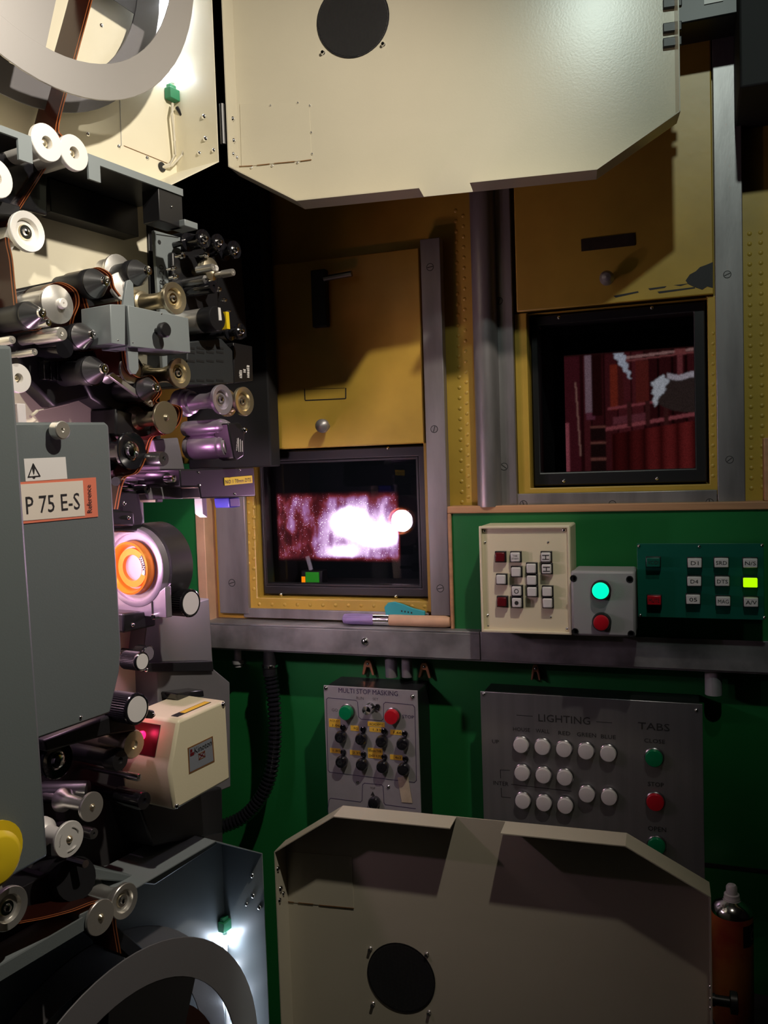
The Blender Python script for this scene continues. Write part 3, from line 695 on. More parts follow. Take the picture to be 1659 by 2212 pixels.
# ---- lighting panel
def lighting():
    c = 0.060
    a0, a1, b0, b1 = quad(W, [(1037, 1491), (1516, 1524), (1524, 1890), (1047, 1840)], c)
    b0 -= 0.02
    t = thing('lighting_panel', W.pt((a0+a1)/2, b0, c), 'brushed steel lighting panel with white round buttons and tab controls', 'control panel')
    B().box(W, a0+.004, a1-.004, b0+.004, b1-.001, 0.0, c-.003).build('back_box', 'black', t, 0.002)
    B().box(W, a0, a1, b0, b1, c-.003, c).build('face_plate', 'brushed', t, 0.0005)
    Z = zpx(2.596, 1020, 1420); k = W.scale(1280, 1650, c)/2.596
    def at(x, y, cc=c): return W.pix(*Z(x, y), cc)
    def tx(s, x, y, w, h, m='ink'):
        a, b = at(x, y); text(t, s, W, a, b, c+.0005, w*k*1.03, h*k, m)
    tx('LIGHTING', 515, 347, 280, 42); tx('TABS', 1018, 388, 160, 40); tx('HOUSE', 277, 404, 95, 22); tx('WALL', 395, 413, 75, 22); tx('RED', 517, 425, 65, 22)
    tx('GREEN', 641, 434, 102, 23); tx('BLUE', 764, 445, 78, 22); tx('UP', 131, 472, 38, 22); tx('INTER', 161, 706, 87, 23); tx('CLOSE', 1023, 469, 105, 22)
    tx('STOP', 1030, 712, 80, 24); tx('OPEN', 1037, 962, 93, 26)
    for p in ([(250, 324), (338, 330)], [(697, 361), (783, 367)], [(210, 633), (158, 631), (160, 677)], [(162, 733), (165, 782), (215, 788)], [(220, 712), (555, 751)]):
        line(t, W, [at(*v) for v in p], c, 3.5*k, 'ink', t=.0002)
    for x, y in ((66, 206), (1257, 298)):
        screwpx(t, W, *Z(x, y), c, 4.2, DOME)
    wb = [(274, 492), (394, 503), (515, 515), (638, 527), (763, 540), (280, 649), (399, 662), (519, 674), (284, 805), (402, 818), (522, 832), (643, 768), (768, 784)]
    cb = [(1020, 565, 'green_btn', 'green CLOSE button'), (1027, 812, 'red', 'red STOP button'), (1034, 1058, 'green_btn', 'green OPEN button')]
    for x, y, m, s in [(x, y, 'white_cap', None) for x, y in wb] + cb:
        r = 45*k if m == 'white_cap' else 48*k
        a, b = at(x, y, c+.006); o = B().lathe([(0, r*1.1), (.003, r*1.1), (.004, r)], 26, 0, W.M(a, b, c)).build('push_button', 'gunmetal', t, label=s)
        B().lathe([(.003, r*.98), (.0085, r*.98), (.0105, r*.9), (.0112, r*.6), (.0112, 0)], 26, 0, W.M(a, b, c)).build('cap', m, o)
lighting()

# ---- paint brush and teal tool on the trunking
def brush():
    z = ZT+0.0105
    p0 = W.pix(742, 1332, 0.030); p1 = W.pix(975, 1338, 0.030)
    x0, x1 = p0[0], p1[0]; L = x1-x0; cc = 0.032
    t = thing('paint_brush', W.pt((x0+x1)/2, ZT, cc), 'small brush with purple bristles and pale wooden handle on trunking', 'brush')
    BF = Fr(W.pt(x0, z, cc), (0, 1, 0), (0, 0, 1), (1, 0, 0))
    q = B(); q.lathe([(0.0, .004), (0.003, .0085), (L*.08, .0098), (L*.26, .0095), (L*.30, .009)], 18, 0, BF.M(0, 0, 0, 0, (1.2, 1, 1)) @ Matrix.Identity(4)); q.build('bristles', 'bristle', t, label='soft purple bristles')
    q = B(); q.lathe([(L*.29, .0097), (L*.31, .0102), (L*.35, .0099), (L*.37, .0103), (L*.41, .0099), (L*.44, .0102), (L*.445, .0095)], 20, 0, BF.M(0, 0, 0)); q.build('ferrule', 'chrome', t, label='shiny metal ferrule')
    q = B(); q.lathe([(L*.44, .0096), (L*.5, .0099), (L*.65, .0096), (L*.85, .0102), (L*.95, .0102), (L*.99, .008), (L, .003)], 20, 0, BF.M(0, 0, 0)); q.build('handle', 'wood_pale', t, label='pale wooden handle')
brush()
def teal_tool():
    c0, c1 = 0.006, 0.016
    P = [(830, 1312), (838, 1302), (852, 1300), (870, 1305), (892, 1314), (918, 1320), (918, 1335), (880, 1338), (835, 1335)]
    cc = 0.0185
    t = thing('plastic_tool', W.pt(*W.pix(860, 1335, cc), cc), 'curved teal plastic tool lying behind the brush', 'tool')
    pp = W.P(P, cc+.004); zmin = min(b for a, b in pp); pp = [(a, max(b, ZT)) for a, b in pp]; pp = [(a, b) for a, b in pp]
    q = B(); q.prism(W, pp, cc, cc+.005); q.build('body', 'teal', t, 0.0012)
    q = B()
    for i in range(4):
        a, b = W.pix(868+i*7, 1320+i*1.2, cc+.005); q.box(W, a-.0012, a+.0012, b-.0015, b+.0015, cc+.005, cc+.0055)
    q.build('print_mark', 'ink', t)
teal_tool()

# ---- conduits, lugs and hose under the trunking
def conduit(x, y0, y1, r, m, label, c=0.03):
    a, _ = W.pix(x, (y0+y1)/2, c); b1 = zt1-0.0005; b0 = W.pix(x, y1, c)[1]
    q = B(); q.lathe([(0, r), (b1-b0, r)], 16, 0, Matrix.Translation(Vector(W.pt(a, b0, c)))); 
    q.build('conduit', m, None, label=label, cat='pipe', group=None)
conduit(845, 1420, 1462, 0.0105, 'grey_plate', 'short grey conduit below trunking, next to the first copper lug')
conduit(879, 1420, 1462, 0.0092, 'grey_plate', 'thinner grey conduit below trunking, next to the second copper lug')
conduit(1541, 1455, 1500, 0.0125, 'grey_box', 'stub of pale plastic pipe below trunking beside the lighting panel')
def lug(x, y, label, k=1.0):
    a, b = W.pix(x, y, 0.015); q = B()
    q.prism(W, [(a-.012*k, b-.016), (a-.007*k, b+.006), (a-.004*k, b+.011), (a+.004*k, b+.011), (a+.007*k, b+.006), (a+.012*k, b-.016), (a+.007*k, b-.016), (a+.003*k, b-.002), (a-.003*k, b-.002), (a-.007*k, b-.016)], 0.0, 0.012)
    o = q.build('saddle_clip', 'copper', None, 0.001, label=label, cat='clip')
    screw(o, W, a, b+.004, 0.012, .003, DOME)
lug(793, 1440, 'copper saddle clip above the corner of the masking panel')
lug(915, 1446, 'copper saddle clip above the masking panel, beside the thinner conduit')
lug(1156, 1450, 'copper saddle clip above the lighting panel', 0.7)
# cable gland and lit bolt by the hose
a, b = W.pix(515, 1440, 0.03)
q = B(); q.lathe([(0, .008), (.006, .008), (.006, .011), (.012, .011), (.012, .007), (zt1-b, .007)], 12, 0, Matrix.Translation(Vector(W.pt(a, b, 0.03)))); q.build('cable_gland', 'grey_box', None, label='pale cable gland below trunking beside the black hose', cat='gland')
def hose():
    pts = []
    ctrl = [(583, 1452, .05), (590, 1500, .05), (594, 1560, .052), (592, 1620, .055), (582, 1680, .06), (560, 1728, .066), (525, 1765, .074), (480, 1785, .085), (440, 1796, .10)]
    Q = [np.array(W.pt(*W.pix(x, y, c), c)) for x, y, c in ctrl]
    for i in range(len(Q)-1):
        p0, p1, p2, p3 = Q[max(i-1, 0)], Q[i], Q[i+1], Q[min(i+2, len(Q)-1)]
        for k in range(24):
            t = k/24; pts.append(0.5*((2*p1)+(-p0+p2)*t+(2*p0-5*p1+4*p2-p3)*t*t+(-p0+3*p1-3*p2+p3)*t**3))
    r = thing('corrugated_hose', Q[0], 'black corrugated hose curving from the trunking to the projector', 'hose')
    rad = [0.0115+0.0016*(1 if (i//2) % 2 == 0 else -1) for i in range(len(pts))]
    B().tube(pts, 0.01, 14, 0, rad).build('hose_tube', 'black_gloss', r)
    top = W.pix(583, 1452, .05)
    q = B(); q.lathe([(-.006, .013), (.008, .013), (.010, .015), (.014, .015), (.015, .012), (zt1-top[1], .010)], 18, [0, 0, 1, 1, 0], Matrix.Translation(Vector(W.pt(*top, .05)))); q.build('hose_collar', ['black', 'chrome'], r, label='collar with a chrome ring')
hose()

# ---- aerosol can on a little shelf
def can():
    c = 0.085
    a, ztop = W.pix(1581, 1962, c); k = W.scale(1581, 1960, c); r = 42.5*k
    zsh = ztop-0.175
    B().box(W, a-.09, a+.20, zsh-.015, zsh, 0.0, 0.16).build('wall_shelf', 'dark_paint', None, 0.002, label='narrow dark shelf under the spray can', cat='shelf')
    t = thing('spray_can', W.pt(a, zsh, c), 'orange and red spray can with white nozzle standing behind the open reel door', 'spray can')
    T = Matrix.Translation(Vector(W.pt(a, zsh, c)))
    h = 0.175
    q = B(); q.lathe([(0, r*.93), (.004, r), (h-.010, r), (h-.004, r*.97)], 32, 0, T); q.build('can_body', 'can', t, label='orange and red printed body')
    q = B(); q.lathe([(h-.006, r*.97), (h-.003, r*1.0), (h, r*.97), (h+.006, r*.86), (h+.011, r*.62), (h+.014, r*.45), (h+.013, r*.40)], 32, 0, T); q.build('dome', 'chrome', t, label='shiny metal dome')
    q = B(); q.lathe([(h+.010, r*.38), (h+.016, r*.40), (h+.017, r*.38), (h+.022, r*.37), (h+.023, r*.28), (h+.033, r*.27), (h+.036, r*.20), (h+.037, 0)], 20, 0, T); q.build('nozzle', 'white_cap', t, label='white spray nozzle')
    # dark patch with a ring on the label
    vs = []; 
    for i in range(9):
        tt = math.radians(-62+i*10)
        for z in (h-.045, h-.013): vs.append(tuple(np.array(W.pt(a, zsh, c))+np.array([r*1.006*math.cos(tt), -abs(r*1.006*math.sin(tt)) if tt < 0 else r*1.006*math.sin(tt), z])))
    q = B(); q.add(vs, [(2*i, 2*i+2, 2*i+3, 2*i+1) for i in range(8)]); q.build('dark_print', 'ink', t)
    vs = []; n = 14
    for i in range(n):
        for rr in (.0075, .0060):
            aa = math.radians(-22)+rr*math.cos(2*math.pi*i/n)/r*.8; zz = h-.03+rr*math.sin(2*math.pi*i/n)
            vs.append(tuple(np.array(W.pt(a, zsh, c))+np.array([r*1.012*math.cos(aa), r*1.012*math.sin(aa), zz])))
    q = B(); q.add(vs, [(2*i, 2*((i+1) % n), 2*((i+1) % n)+1, 2*i+1) for i in range(n)]); q.build('ring_print', 'tape', t)
can()

# ---- dark fittings at the upper right
q = B(); A_ = W.pix(1600, 30, 0.10); z0 = W.pix(1540, 38, 0.10)[1]
q.box(W, W.pix(1468, 40, .10)[0]-.1, W.pix(1605, 40, .1)[0], z0, z0+0.12, 0.03, 0.10); q.build('cable_duct', 'black', None, 0.002, label='black horizontal duct above the wide steel guide', cat='duct')
q = B(); z0 = W.pix(1630, 185, 0.16)[1]
q.box(W, W.pix(1598, 150, .16)[0], W.pix(1598, 150, .16)[0]+0.30, z0, RZ1-0.01, 0.0, 0.16); q.build('wall_cabinet', 'black_matte', None, 0.003, label='black cabinet high on the wall above the studded strip', cat='cabinet')
q = B(); a0, b0 = W.pix(1521, 10, .101); a1, b1 = W.pix(1562, -22, .101); q.box(W, a0, a1, b0, b1, .1005, .1015); q.build('paper_note', 'white', None, label='white paper note stuck on the black duct', cat='note')
q = B(); a0, b0 = W.pix(1468, 22, .03); a1, b1 = W.pix(1479, -40, .03); q.box(W, a0, a1, b0, b1, .017, .02); q.build('paper_note', 'white', None, label='narrow white paper strip beside the upper reel door edge', cat='note')
# black riser between projector and port
q = B(); a0 = W.pix(385, 500, .06)[0]; a1 = W.pix(566, 500, .06)[0]
q.box(W, a0, a1, W.pix(520, 1010, .06)[1], RZ1-.01, 0.022, 0.06); q.build('cable_riser', 'black_matte', None, 0.003, label='black vertical cable riser beside the yellow fire shutter', cat='duct')

# ---- made-up lit box behind the glass, imitating a reflection in it
a, b = W.pix(673, 1247, -.12); k = W.scale(673, 1247, -.12)
hd = thing('reflection_stand_in', W.pt(a, O1[2]+.006, -.12), 'added dark box imitating a green and amber reflection in the glowing glass', 'device')
B().box(W, a-26*k, a+24*k, O1[2]+.0065, b+14*k, -.15, -.122).build('stand_in_case', 'black', hd, .002)
B().box(W, a-14*k, a+17*k, b-11*k, b+11*k, -.122, -.120).build('green_reflection', 'reflection_green', hd, label='green glow imitating a reflected button')
B().box(W, a-24*k, a-16*k, b-14*k, b+1*k, -.122, -.120).build('amber_reflection', 'reflection_amber', hd, label='amber glow imitating a reflected button')
B().tube([W.pt(a-8*k, b+14*k, -.135), W.pt(a-16*k, b+44*k, -.135)], 5*k, 10).build('stem', 'grey_box', hd)
# ================================================================ PROJECTOR
def film_mat(name, col, rough, tr):
    m = mat(name, col, rough, spec=0.6)
    nt = m.node_tree; b = nt.nodes['Principled BSDF']; o = nt.nodes['Material Output']
    t = nt.nodes.new('ShaderNodeBsdfTranslucent'); t.inputs[0].default_value = (*[min(1, c*2.2) for c in col], 1)
    x = nt.nodes.new('ShaderNodeMixShader'); x.inputs[0].default_value = tr
    nt.links.new(b.outputs[0], x.inputs[1]); nt.links.new(t.outputs[0], x.inputs[2]); nt.links.new(x.outputs[0], o.inputs[0])
film_mat('film', (0.035, 0.009, 0.006), 0.2, 0.3)
film_mat('film_edge', (0.46, 0.14, 0.045), 0.3, 0.3)
mat('anodised', (0.55, 0.50, 0.58), 0.32, 0.7, bump=0.04, bscale=300)
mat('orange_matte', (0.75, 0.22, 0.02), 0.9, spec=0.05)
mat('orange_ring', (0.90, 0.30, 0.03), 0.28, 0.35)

PR = thing('film_projector', PJ.pt(-0.25, 0, -0.25), 'large open film projector with rollers, lens, sound reader and two reel boxes', 'projector', rotz=-AP)
def pxc(fr, x, y, c): return fr.pix(x, y, c)
def pbox(name, m, x0, y0, x1, y1, c0, c1, bevel=0.001, parent=None, label=None, mside=None):
    """box on the projector side whose front face spans the pixel corners"""
    parent = parent or PR
    a0, b0 = PJ.pix(x0, y0, c1); a1, b1 = PJ.pix(x1, y1, c1)
    return B().box(PJ, a0, a1, b0, b1, c0, c1, 0, mside).build(name, m, parent, bevel, label=label)
def pplate(name, m, pts, c0, c1, bevel=0.001, parent=None, label=None, mside=None, cp=None):
    return B().prism(PJ, PJ.P(pts, c1 if cp is None else cp), c0, c1, 0, mside).build(name, m, parent or PR, bevel, label=label)

# ---- housing and chassis
CB = -0.10
zb_ = PJ.pix(300, 1960, CB)[1]
B().box(PJ, -1.25, -0.02, 0.0, zb_-0.42, -0.45, -0.13).build('pedestal', 'grey_paint', PR, 0.004, label='grey pedestal of the projector')
B().box(PJ, -1.25, PJ.pix(330, 1200, CB)[0], zb_-0.42, PJ.pix(200, 420, CB)[1], -0.45, CB-.012).build('main_housing', 'grey_paint', PR, 0.004, label='grey main housing')
pplate('chassis_plate', 'cream', [(-420, 330), (318, 420), (340, 1085), (-420, 1085)], CB-.012, CB, 0.001, label='cream back plate behind the film rollers')
pplate('chassis_edge', 'black', [(318, 420), (331, 425), (352, 1085), (340, 1085)], CB-.06, CB+.004)
pplate('gate_plate', 'cream', [(200, 1080), (300, 1080), (318, 1560), (90, 1620), (90, 1080)], CB-.02, CB-.004, label='cream plate below the lens')
pplate('casting_plate', 'grey_plate', [(318, 1330), (452, 1292), (461, 1446), (304, 1450)], -0.135, -0.075, 0.002, label='grey casting below the lens')
pplate('casting_plate', 'grey_plate', [(340, 1450), (463, 1446), (497, 1474), (499, 1700), (350, 1760)], -0.135, -0.06, 0.002)
pplate('casting_shelf', 'black', [(318, 1432), (460, 1428), (462, 1450), (320, 1452)], -0.135, -0.055, 0.001)
pplate('sound_plate', 'dark_paint', [(60, 1540), (330, 1500), (480, 1690), (482, 1822), (210, 1900), (60, 1990)], -0.13, CB, 0.002, label='dark plate behind the lower rollers')
# tall cover at the far left and the panel with stickers
col = pplate('lamphouse_cover', 'grey_paint', [(-600, 745), (27, 745), (105, 1850), (-600, 2260)], -0.08, 0.080, 0.004, label='tall dark grey cover beside the sticker panel')
pan = pplate('gate_cover', 'grey_paint', [(-60, 912), (228, 912), (236, 919), (263, 1400), (259, 1450), (239, 1541), (93, 1593), (-60, 1650)], 0.012, 0.030, 0.003, label='dark grey hinged cover carrying the stickers')
def onpan(name, m, pts, k, parent=pan, label=None): return B().prism(PJ, PJ.P(pts, 0.03), 0.03+k, 0.03+k+.0004).build(name, m, parent, label=label)
onpan('sticker', 'white', [(51, 991), (141, 987), (145, 1034), (55, 1040)], 0.0, label='white warning sticker')
Z5 = zpx(5.72, 0, 780)
line(pan, PJ, PJ.P([Z5(405, 1272), Z5(345, 1432), Z5(488, 1420), Z5(405, 1272)], 0.03), 0.0306, .0012, 'ink', 'warning_triangle')
a, b = PJ.pix(*Z5(411, 1362), .03); text(pan, '!', PJ, a, b, 0.0309, .0035, .016, 'ink')
onpan('sticker', 'salmon', [(-30, 1046), (206, 1031), (211, 1116), (-20, 1138)], 0.0005, label='salmon bordered model sticker')
onpan('sticker_field', 'paper', [(-30, 1051), (177, 1038), (182, 1114), (-22, 1131)], 0.0010)
def ptext(parent, s, x0, y0, x1, y1, h, c, m='ink', fr=PJ):
    p0 = np.array(fr.pix(x0, y0, c)); p1 = np.array(fr.pix(x1, y1, c)); d = p1-p0
    mid = (p0+p1)/2; k = fr.scale((x0+x1)/2, (y0+y1)/2, c)
    return text(parent, s, fr, mid[0], mid[1], c+.0003, float(np.linalg.norm(d)), h*k, m, math.atan2(d[1], d[0]))
ptext(pan, 'P 75 E-S', 56, 1092, 172, 1082, 37, 0.0315)
ptext(pan, 'Reference', 194, 1107, 191, 1047, 13, 0.0315)
def lathe_at(fr, x, y, c, prof, m, name, parent=None, seg=26, label=None, mi=0):
    a, b = fr.pix(x, y, c)
    return B().lathe(prof, seg, mi, fr.M(a, b, c)).build(name, m, parent or PR, label=label)
k = PJ.scale(133, 930, .045)
lathe_at(PJ, 135, 929, 0.045, [(-.015, 9*k), (-.010, 9*k), (-.010, 20*k), (0, 20*k), (.001, 18*k), (.001, 5*k), (-.001, 4*k), (-.001, 0)], 'alu', 'knurled_screw', pan, label='silver thumb screw')
screwpx(pan, PJ, 174, 1550, 0.03, 5, DOME)
# yellow emergency button on the tall cover
o = lathe_at(PJ, -12, 1840, 0.081, [(0, .030), (.003, .030), (.003, 0)], 'yellow_bright', 'emergency_button', col, label='yellow emergency push button')
a, b = PJ.pix(-8, 1858, 0.105)
B().lathe([(-.023, .014), (-.008, .015), (-.006, .026), (0, .027), (.004, .023), (.005, .021), (.004, .0)], 32, 0, PJ.M(a, b, .105)).build('button_cap', 'yellow_bright', o)
ptext(o, 'CY', 1, 1797, 9, 1810, 10, 0.0846)

# ---- rollers
def roller(x, y, rpx, style, cf=-0.015, L=0.075, m=None, name='film_roller', label=None, cb=None):
    a, b = PJ.pix(x, y, cf); k = PJ.scale(x, y, cf); r = rpx*k*1.02
    cb = CB if cb is None else cb
    Lb = cf-cb                     # the spindle runs back to the plate
    M = PJ.M(a, b, cf)
    if style == 'flange':
        p = [(-Lb, r*.25), (-L-.004, r*.25), (-L-.004, r*.95), (-L, r*.95), (-L, r*.62), (-.005, r*.62), (-.005, r), (0, r), (.0008, r*.97), (.0008, r*.34), (-.0125, r*.34)]
        o = B().lathe(p, 32, 0, M).build(name, m or 'alu_white', PR, label=label)
        B().lathe([(-.012, r*.36), (-.012, r*.22), (-.004, r*.2), (-.003, r*.12), (-.003, 0)], 20, 0, M).build('hub', 'gold', o)
    elif style == 'spool':         # flared end, recessed hub, stepped back
        p = [(-Lb, r*.3), (-L, r*.3), (-L, r*.92), (-L*.93, r*.96), (-L*.82, r*.94), (-L*.80, r*.78), (-L*.74, r*.80), (-L*.70, r*.78), (-L*.68, r*.62), (-L*.55, r*.52), (-L*.35, r*.50), (-L*.22, r*.60), (-L*.10, r*.85), (-.006, r*.98), (-.001, r), (0, r*.97), (-.0012, r*.66), (-.006, r*.58)]
        o = B().lathe(p, 32, 0, M).build(name, m or 'gold', PR, label=label)
        B().lathe([(-.0065, r*.60), (-.0065, r*.4), (-.004, r*.34), (-.004, r*.2), (-.0015, r*.16), (-.0005, r*.08), (-.0005, 0)], 20, [0, 0, 1, 1, 1, 1], M).build('hub', ['gold', 'chrome'], o)
    elif style == 'cone':
        p = [(-Lb, r*.3), (-L, r*.3), (-L, r*.9), (-.032, r*.9), (-.030, r*1.0), (-.022, r*1.0), (-.0205, r*.95), (-.018, r*.98), (0, r*.36)]
        o = B().lathe(p, 32, [0]*7+[1], M).build(name, ['black', m or 'gunmetal'], PR, label=label)
        B().lathe([(-.002, r*.36), (.003, r*.34), (.0035, r*.28), (.0035, r*.14), (.001, r*.12), (.001, 0)], 18, 0, M).build('tip_nut', 'chrome', o)
    elif style == 'disc':
        p = [(-Lb, r*.3), (-L, r*.3), (-L, r*.85), (-.012, r*.85), (-.012, r*.96), (-.008, r), (-.006, r), (0, r*.30)]
        o = B().lathe(p, 36, 0, M).build(name, m or 'alu', PR, label=label)
        B().lathe([(0, r*.28), (.004, r*.27), (.005, r*.22), (.005, r*.06), (.003, r*.05), (.003, 0)], 20, 0, M).build('hub', 'alu_white', o)
    elif style == 'plate':         # thin flat flange, cone bolt in the middle
        p = [(-Lb, r*.2), (-L, r*.2), (-L, r*.85), (-L+.006, r*.82), (-L+.014, r*.50), (-.016, r*.42), (-.005, r*.48), (-.004, r*.98), (-.001, r), (0, r*.97), (0, r*.36)]
        o = B().lathe(p, 32, 0, M).build(name, m or 'alu', PR, label=label)
        B().lathe([(-.001, r*.38), (-.003, r*.32), (-.002, r*.26), (.001, r*.2), (.003, r*.1), (.0032, 0)], 18, 0, M).build('hub', 'gold', o)
    elif style == 'black':
        p = [(-Lb, r*.3), (-L, r*.3), (-L, r), (-L+.003, r), (-L+.004, r*.55), (-.008, r*.55), (-.006, r), (-.002, r), (-.001, r*.95), (-.003, r*.6)]
        o = B().lathe(p, 26, 0, M).build(name, m or 'black_gloss', PR, label=label)
        B().lathe([(-.004, r*.6), (-.002, r*.42), (.002, r*.36), (.004, r*.22), (.0045, 0)], 16, 0, M).build('hub', 'chrome', o)
    elif style == 'post':
        p = [(-Lb, r*.8), (-L, r*.8), (-L, r), (-.003, r), (0, r*.9), (.0003, r*.3), (-.002, r*.22), (-.002, 0)]
        o = B().lathe(p, 22, 0, M).build(name, m or 'alu', PR, label=label)
    return o
WH = 'alu_white'
roller(101, 308, 39, 'flange', .012, .075, WH, label='bright flanged roller by the upper bracket')
roller(160, 330, 37, 'flange', .012, .075, WH)
roller(-10, 384, 42, 'flange', -.005, .075, WH)
roller(61, 500, 43, 'spool', -.010, .07, 'alu_white', label='bright stepped film roller')
roller(132, 656, 41, 'disc', -.012, .07, 'alu', label='turned aluminium disc roller')
for x, y, r in ((76, 678, 30), (215, 609, 32), (187, 724, 29), (211, 798, 31), (306, 586, 28), (324, 838, 28)):
    roller(x+12, y-1, r, 'cone', 0.0, .08, label='gunmetal cone shaped sprocket nut')
roller(379, 644, 34, 'spool', 0.0, .085, 'gold')
roller(390, 806, 32, 'spool', 0.0, .085, 'gold')
roller(359, 902, 35, 'plate', 0.0, .06, 'gold')
roller(482, 863, 32, 'spool', .005, .085, 'anodised', label='large stepped guide roller lit pink')
roller(529, 867, 31, 'spool', .0, .04, 'gold', cb=-.06)
roller(40, 817, 31, 'flange', -.03, .05, WH)
roller(264, 588, 39, 'disc', -.05, .03, 'alu', label='aluminium disc behind the grey arm')
roller(270, 617, 29, 'disc', -.03, .05, 'alu_white')
roller(283, 799, 29, 'plate', -.02, .05, 'alu')
roller(287, 974, 41, 'black', -.015, .05, 'black_gloss', name='sprocket_wheel', label='glossy black sprocket wheel')
roller(354, 991, 16, 'post', .01, .035, 'gunmetal', name='thumb_knob')
roller(134, 721, 15, 'post', .0, .045, 'alu', name='thumb_knob')
roller(27, 734, 9, 'post', -.01, .03, 'alu', name='thumb_knob')
roller(75, 760, 8, 'post', -.03, .03, 'alu', name='thumb_knob')
roller(105, 697, 8, 'post', .0, .02, 'chrome', name='thumb_knob')
# lower ones
roller(127, 1643, 40, 'black', -.02, .03, 'black_gloss', name='sprocket_wheel')
roller(290, 1608, 31, 'post', .0, .012, 'gold', name='flywheel', label='pale round flywheel disc')
roller(260, 1643, 23, 'post', .0, .018, 'black', name='pad_roller', label='black pad roller')
roller(243, 1643, 11, 'post', -.02, .05, 'gunmetal', name='pad_roller')
roller(301, 1680, 8, 'post', .01, .02, 'chrome', name='chrome_bolt')
roller(312, 1730, 20, 'post', .01, .045, 'black_gloss', name='rubber_knob', label='black rubber knob')
roller(199, 1743, 31, 'plate', .0, .055, 'alu', label='flat flanged roller below the black sprocket')
roller(150, 1813, 38, 'plate', .0, .05, 'alu_white', label='pale slotted disc roller')
roller(203, 1801, 12, 'post', -.01, .02, 'gunmetal', name='tension_pin')
roller(270, 1947, 37, 'spool', .012, .085, 'alu', label='large silver stepped roller at the bottom of the film path')
roller(218, 1982, 37, 'plate', .012, .05, 'alu')
roller(21, 1963, 46, 'spool', .02, .05, 'alu', label='silver cupped roller beside the orange film')
q = B(); q.tube([PJ.pt(*PJ.pix(165, 1898, -.02), -.02), PJ.pt(*PJ.pix(95, 1895, -.10), -.10)], .026, 20); q.build('sound_drum', 'black', PR, label='black barrel behind the stepped roller')
q = B(); q.tube([PJ.pt(*PJ.pix(185, 1866, .0), .0), PJ.pt(*PJ.pix(150, 1856, -.03), -.03)], .005, 10); q.build('chrome_rod', 'chrome', PR)
q = B(); q.tube([PJ.pt(*PJ.pix(190, 1710, -.05), -.05), PJ.pt(*PJ.pix(90, 1712, -.10), -.10)], .014, 14); q.build('guide_shaft', 'gunmetal', PR)
for i in range(3):
    t0 = i*2.1+.3; a, b = PJ.pix(150, 1813, .0006)
    q = B(); q.frame(PJ, arc(a, b, .0145, t0, t0+.9, 6)+arc(a, b, .0135, t0+.9, t0, 6), arc(a, b, .0143, t0, t0+.9, 6)+arc(a, b, .0137, t0+.9, t0, 6), .0006, .0012)
    q.build('slot_mark', 'chrome', PR)

# ---- grey arm with knob over the mid rollers
arm = pplate('threading_arm', 'grey_light', [(276, 659), (407, 687), (412, 762), (282, 749)], -.03, .022, 0.001, label='grey threading arm box with black knob')
pplate('arm_end', 'grey_light', [(238, 657), (271, 658), (271, 746), (241, 742)], -.03, .022, 0.001, parent=arm)
pplate('arm_gap', 'black', [(270, 660), (279, 661), (281, 744), (271, 743)], -.03, .018, 0.0, parent=arm)
B().prism(PJ, PJ.P([(276, 668), (279, 668), (280, 724), (277, 724)], .018), .018, .0195).build('arm_label', 'white', arm)
pplate('arm_tab', 'grey_light', [(266, 660), (274, 607), (281, 604), (288, 612), (291, 664)], .012, .016, 0.0005, parent=arm)
pplate('arm_tab', 'grey_light', [(275, 745), (298, 750), (300, 797), (294, 808), (285, 808), (279, 797)], .012, .016, 0.0005, parent=arm)
lathe_at(PJ, 360, 712, .040, [(-.018, .004), (-.008, .004), (-.008, .0095), (-.002, .0098), (0, .008), (0, 0)], 'black', 'arm_knob', arm, label='black turning knob')
for x, y in ((349, 678), (255, 735), (287, 740)): screwpx(arm, PJ, x, y, .022, 2.2, DOME)
# silver lever
q = B(); q.prism(PJ, PJ.P([(234, 810), (244, 804), (336, 871), (330, 879)], -.02), -.026, -.02); q.build('lever', 'alu', PR, .0008, label='slim silver lever')
# white and cream bits beside the tall cover
pbox('terminal_block', 'white', 37, 871, 58, 915, -.10, -.06, label='white terminal block')
q = B(); q.tube([PJ.pt(*PJ.pix(66, 900, -.07), -.07), PJ.pt(*PJ.pix(80, 888, -.08), -.08)], .002, 8); q.build('wire_lug', 'wire_white', PR)
q = B(); q.tube([PJ.pt(*PJ.pix(82, 887, -.08), -.08), PJ.pt(*PJ.pix(105, 882, -.09), -.09), PJ.pt(*PJ.pix(150, 872, -.095), -.095)], .0008, 6); q.build('wire', 'wire_white', PR)
# dark mechanism masses behind the rollers
pplate('gear_cover', 'black', [(-40, 640), (150, 600), (245, 590), (262, 650), (262, 800), (230, 850), (120, 880), (60, 820), (30, 745), (-40, 745)], CB, -.072, .004, label='black gear cover behind the cone nuts')
pplate('gear_cover', 'black', [(150, 760), (300, 770), (345, 840), (330, 900), (270, 905), (200, 860)], CB, -.066, .004)
pplate('gate_block', 'black', [(228, 1050), (300, 1060), (312, 1120), (305, 1150), (230, 1150)], CB, -.035, .003)
pplate('brake_block', 'black', [(250, 880), (330, 905), (325, 960), (250, 940)], CB, -.05, .003)
q = B()
for i in range(5):
    p0 = PJ.pix(95+i*14, 800+i*2, -.066)
    q.box(PJ, p0[0]-.004, p0[0]+.004, p0[1]-.012, p0[1]+.012, -.072, -.060)
q.build('cooling_rib', 'black_gloss', PR, .001)
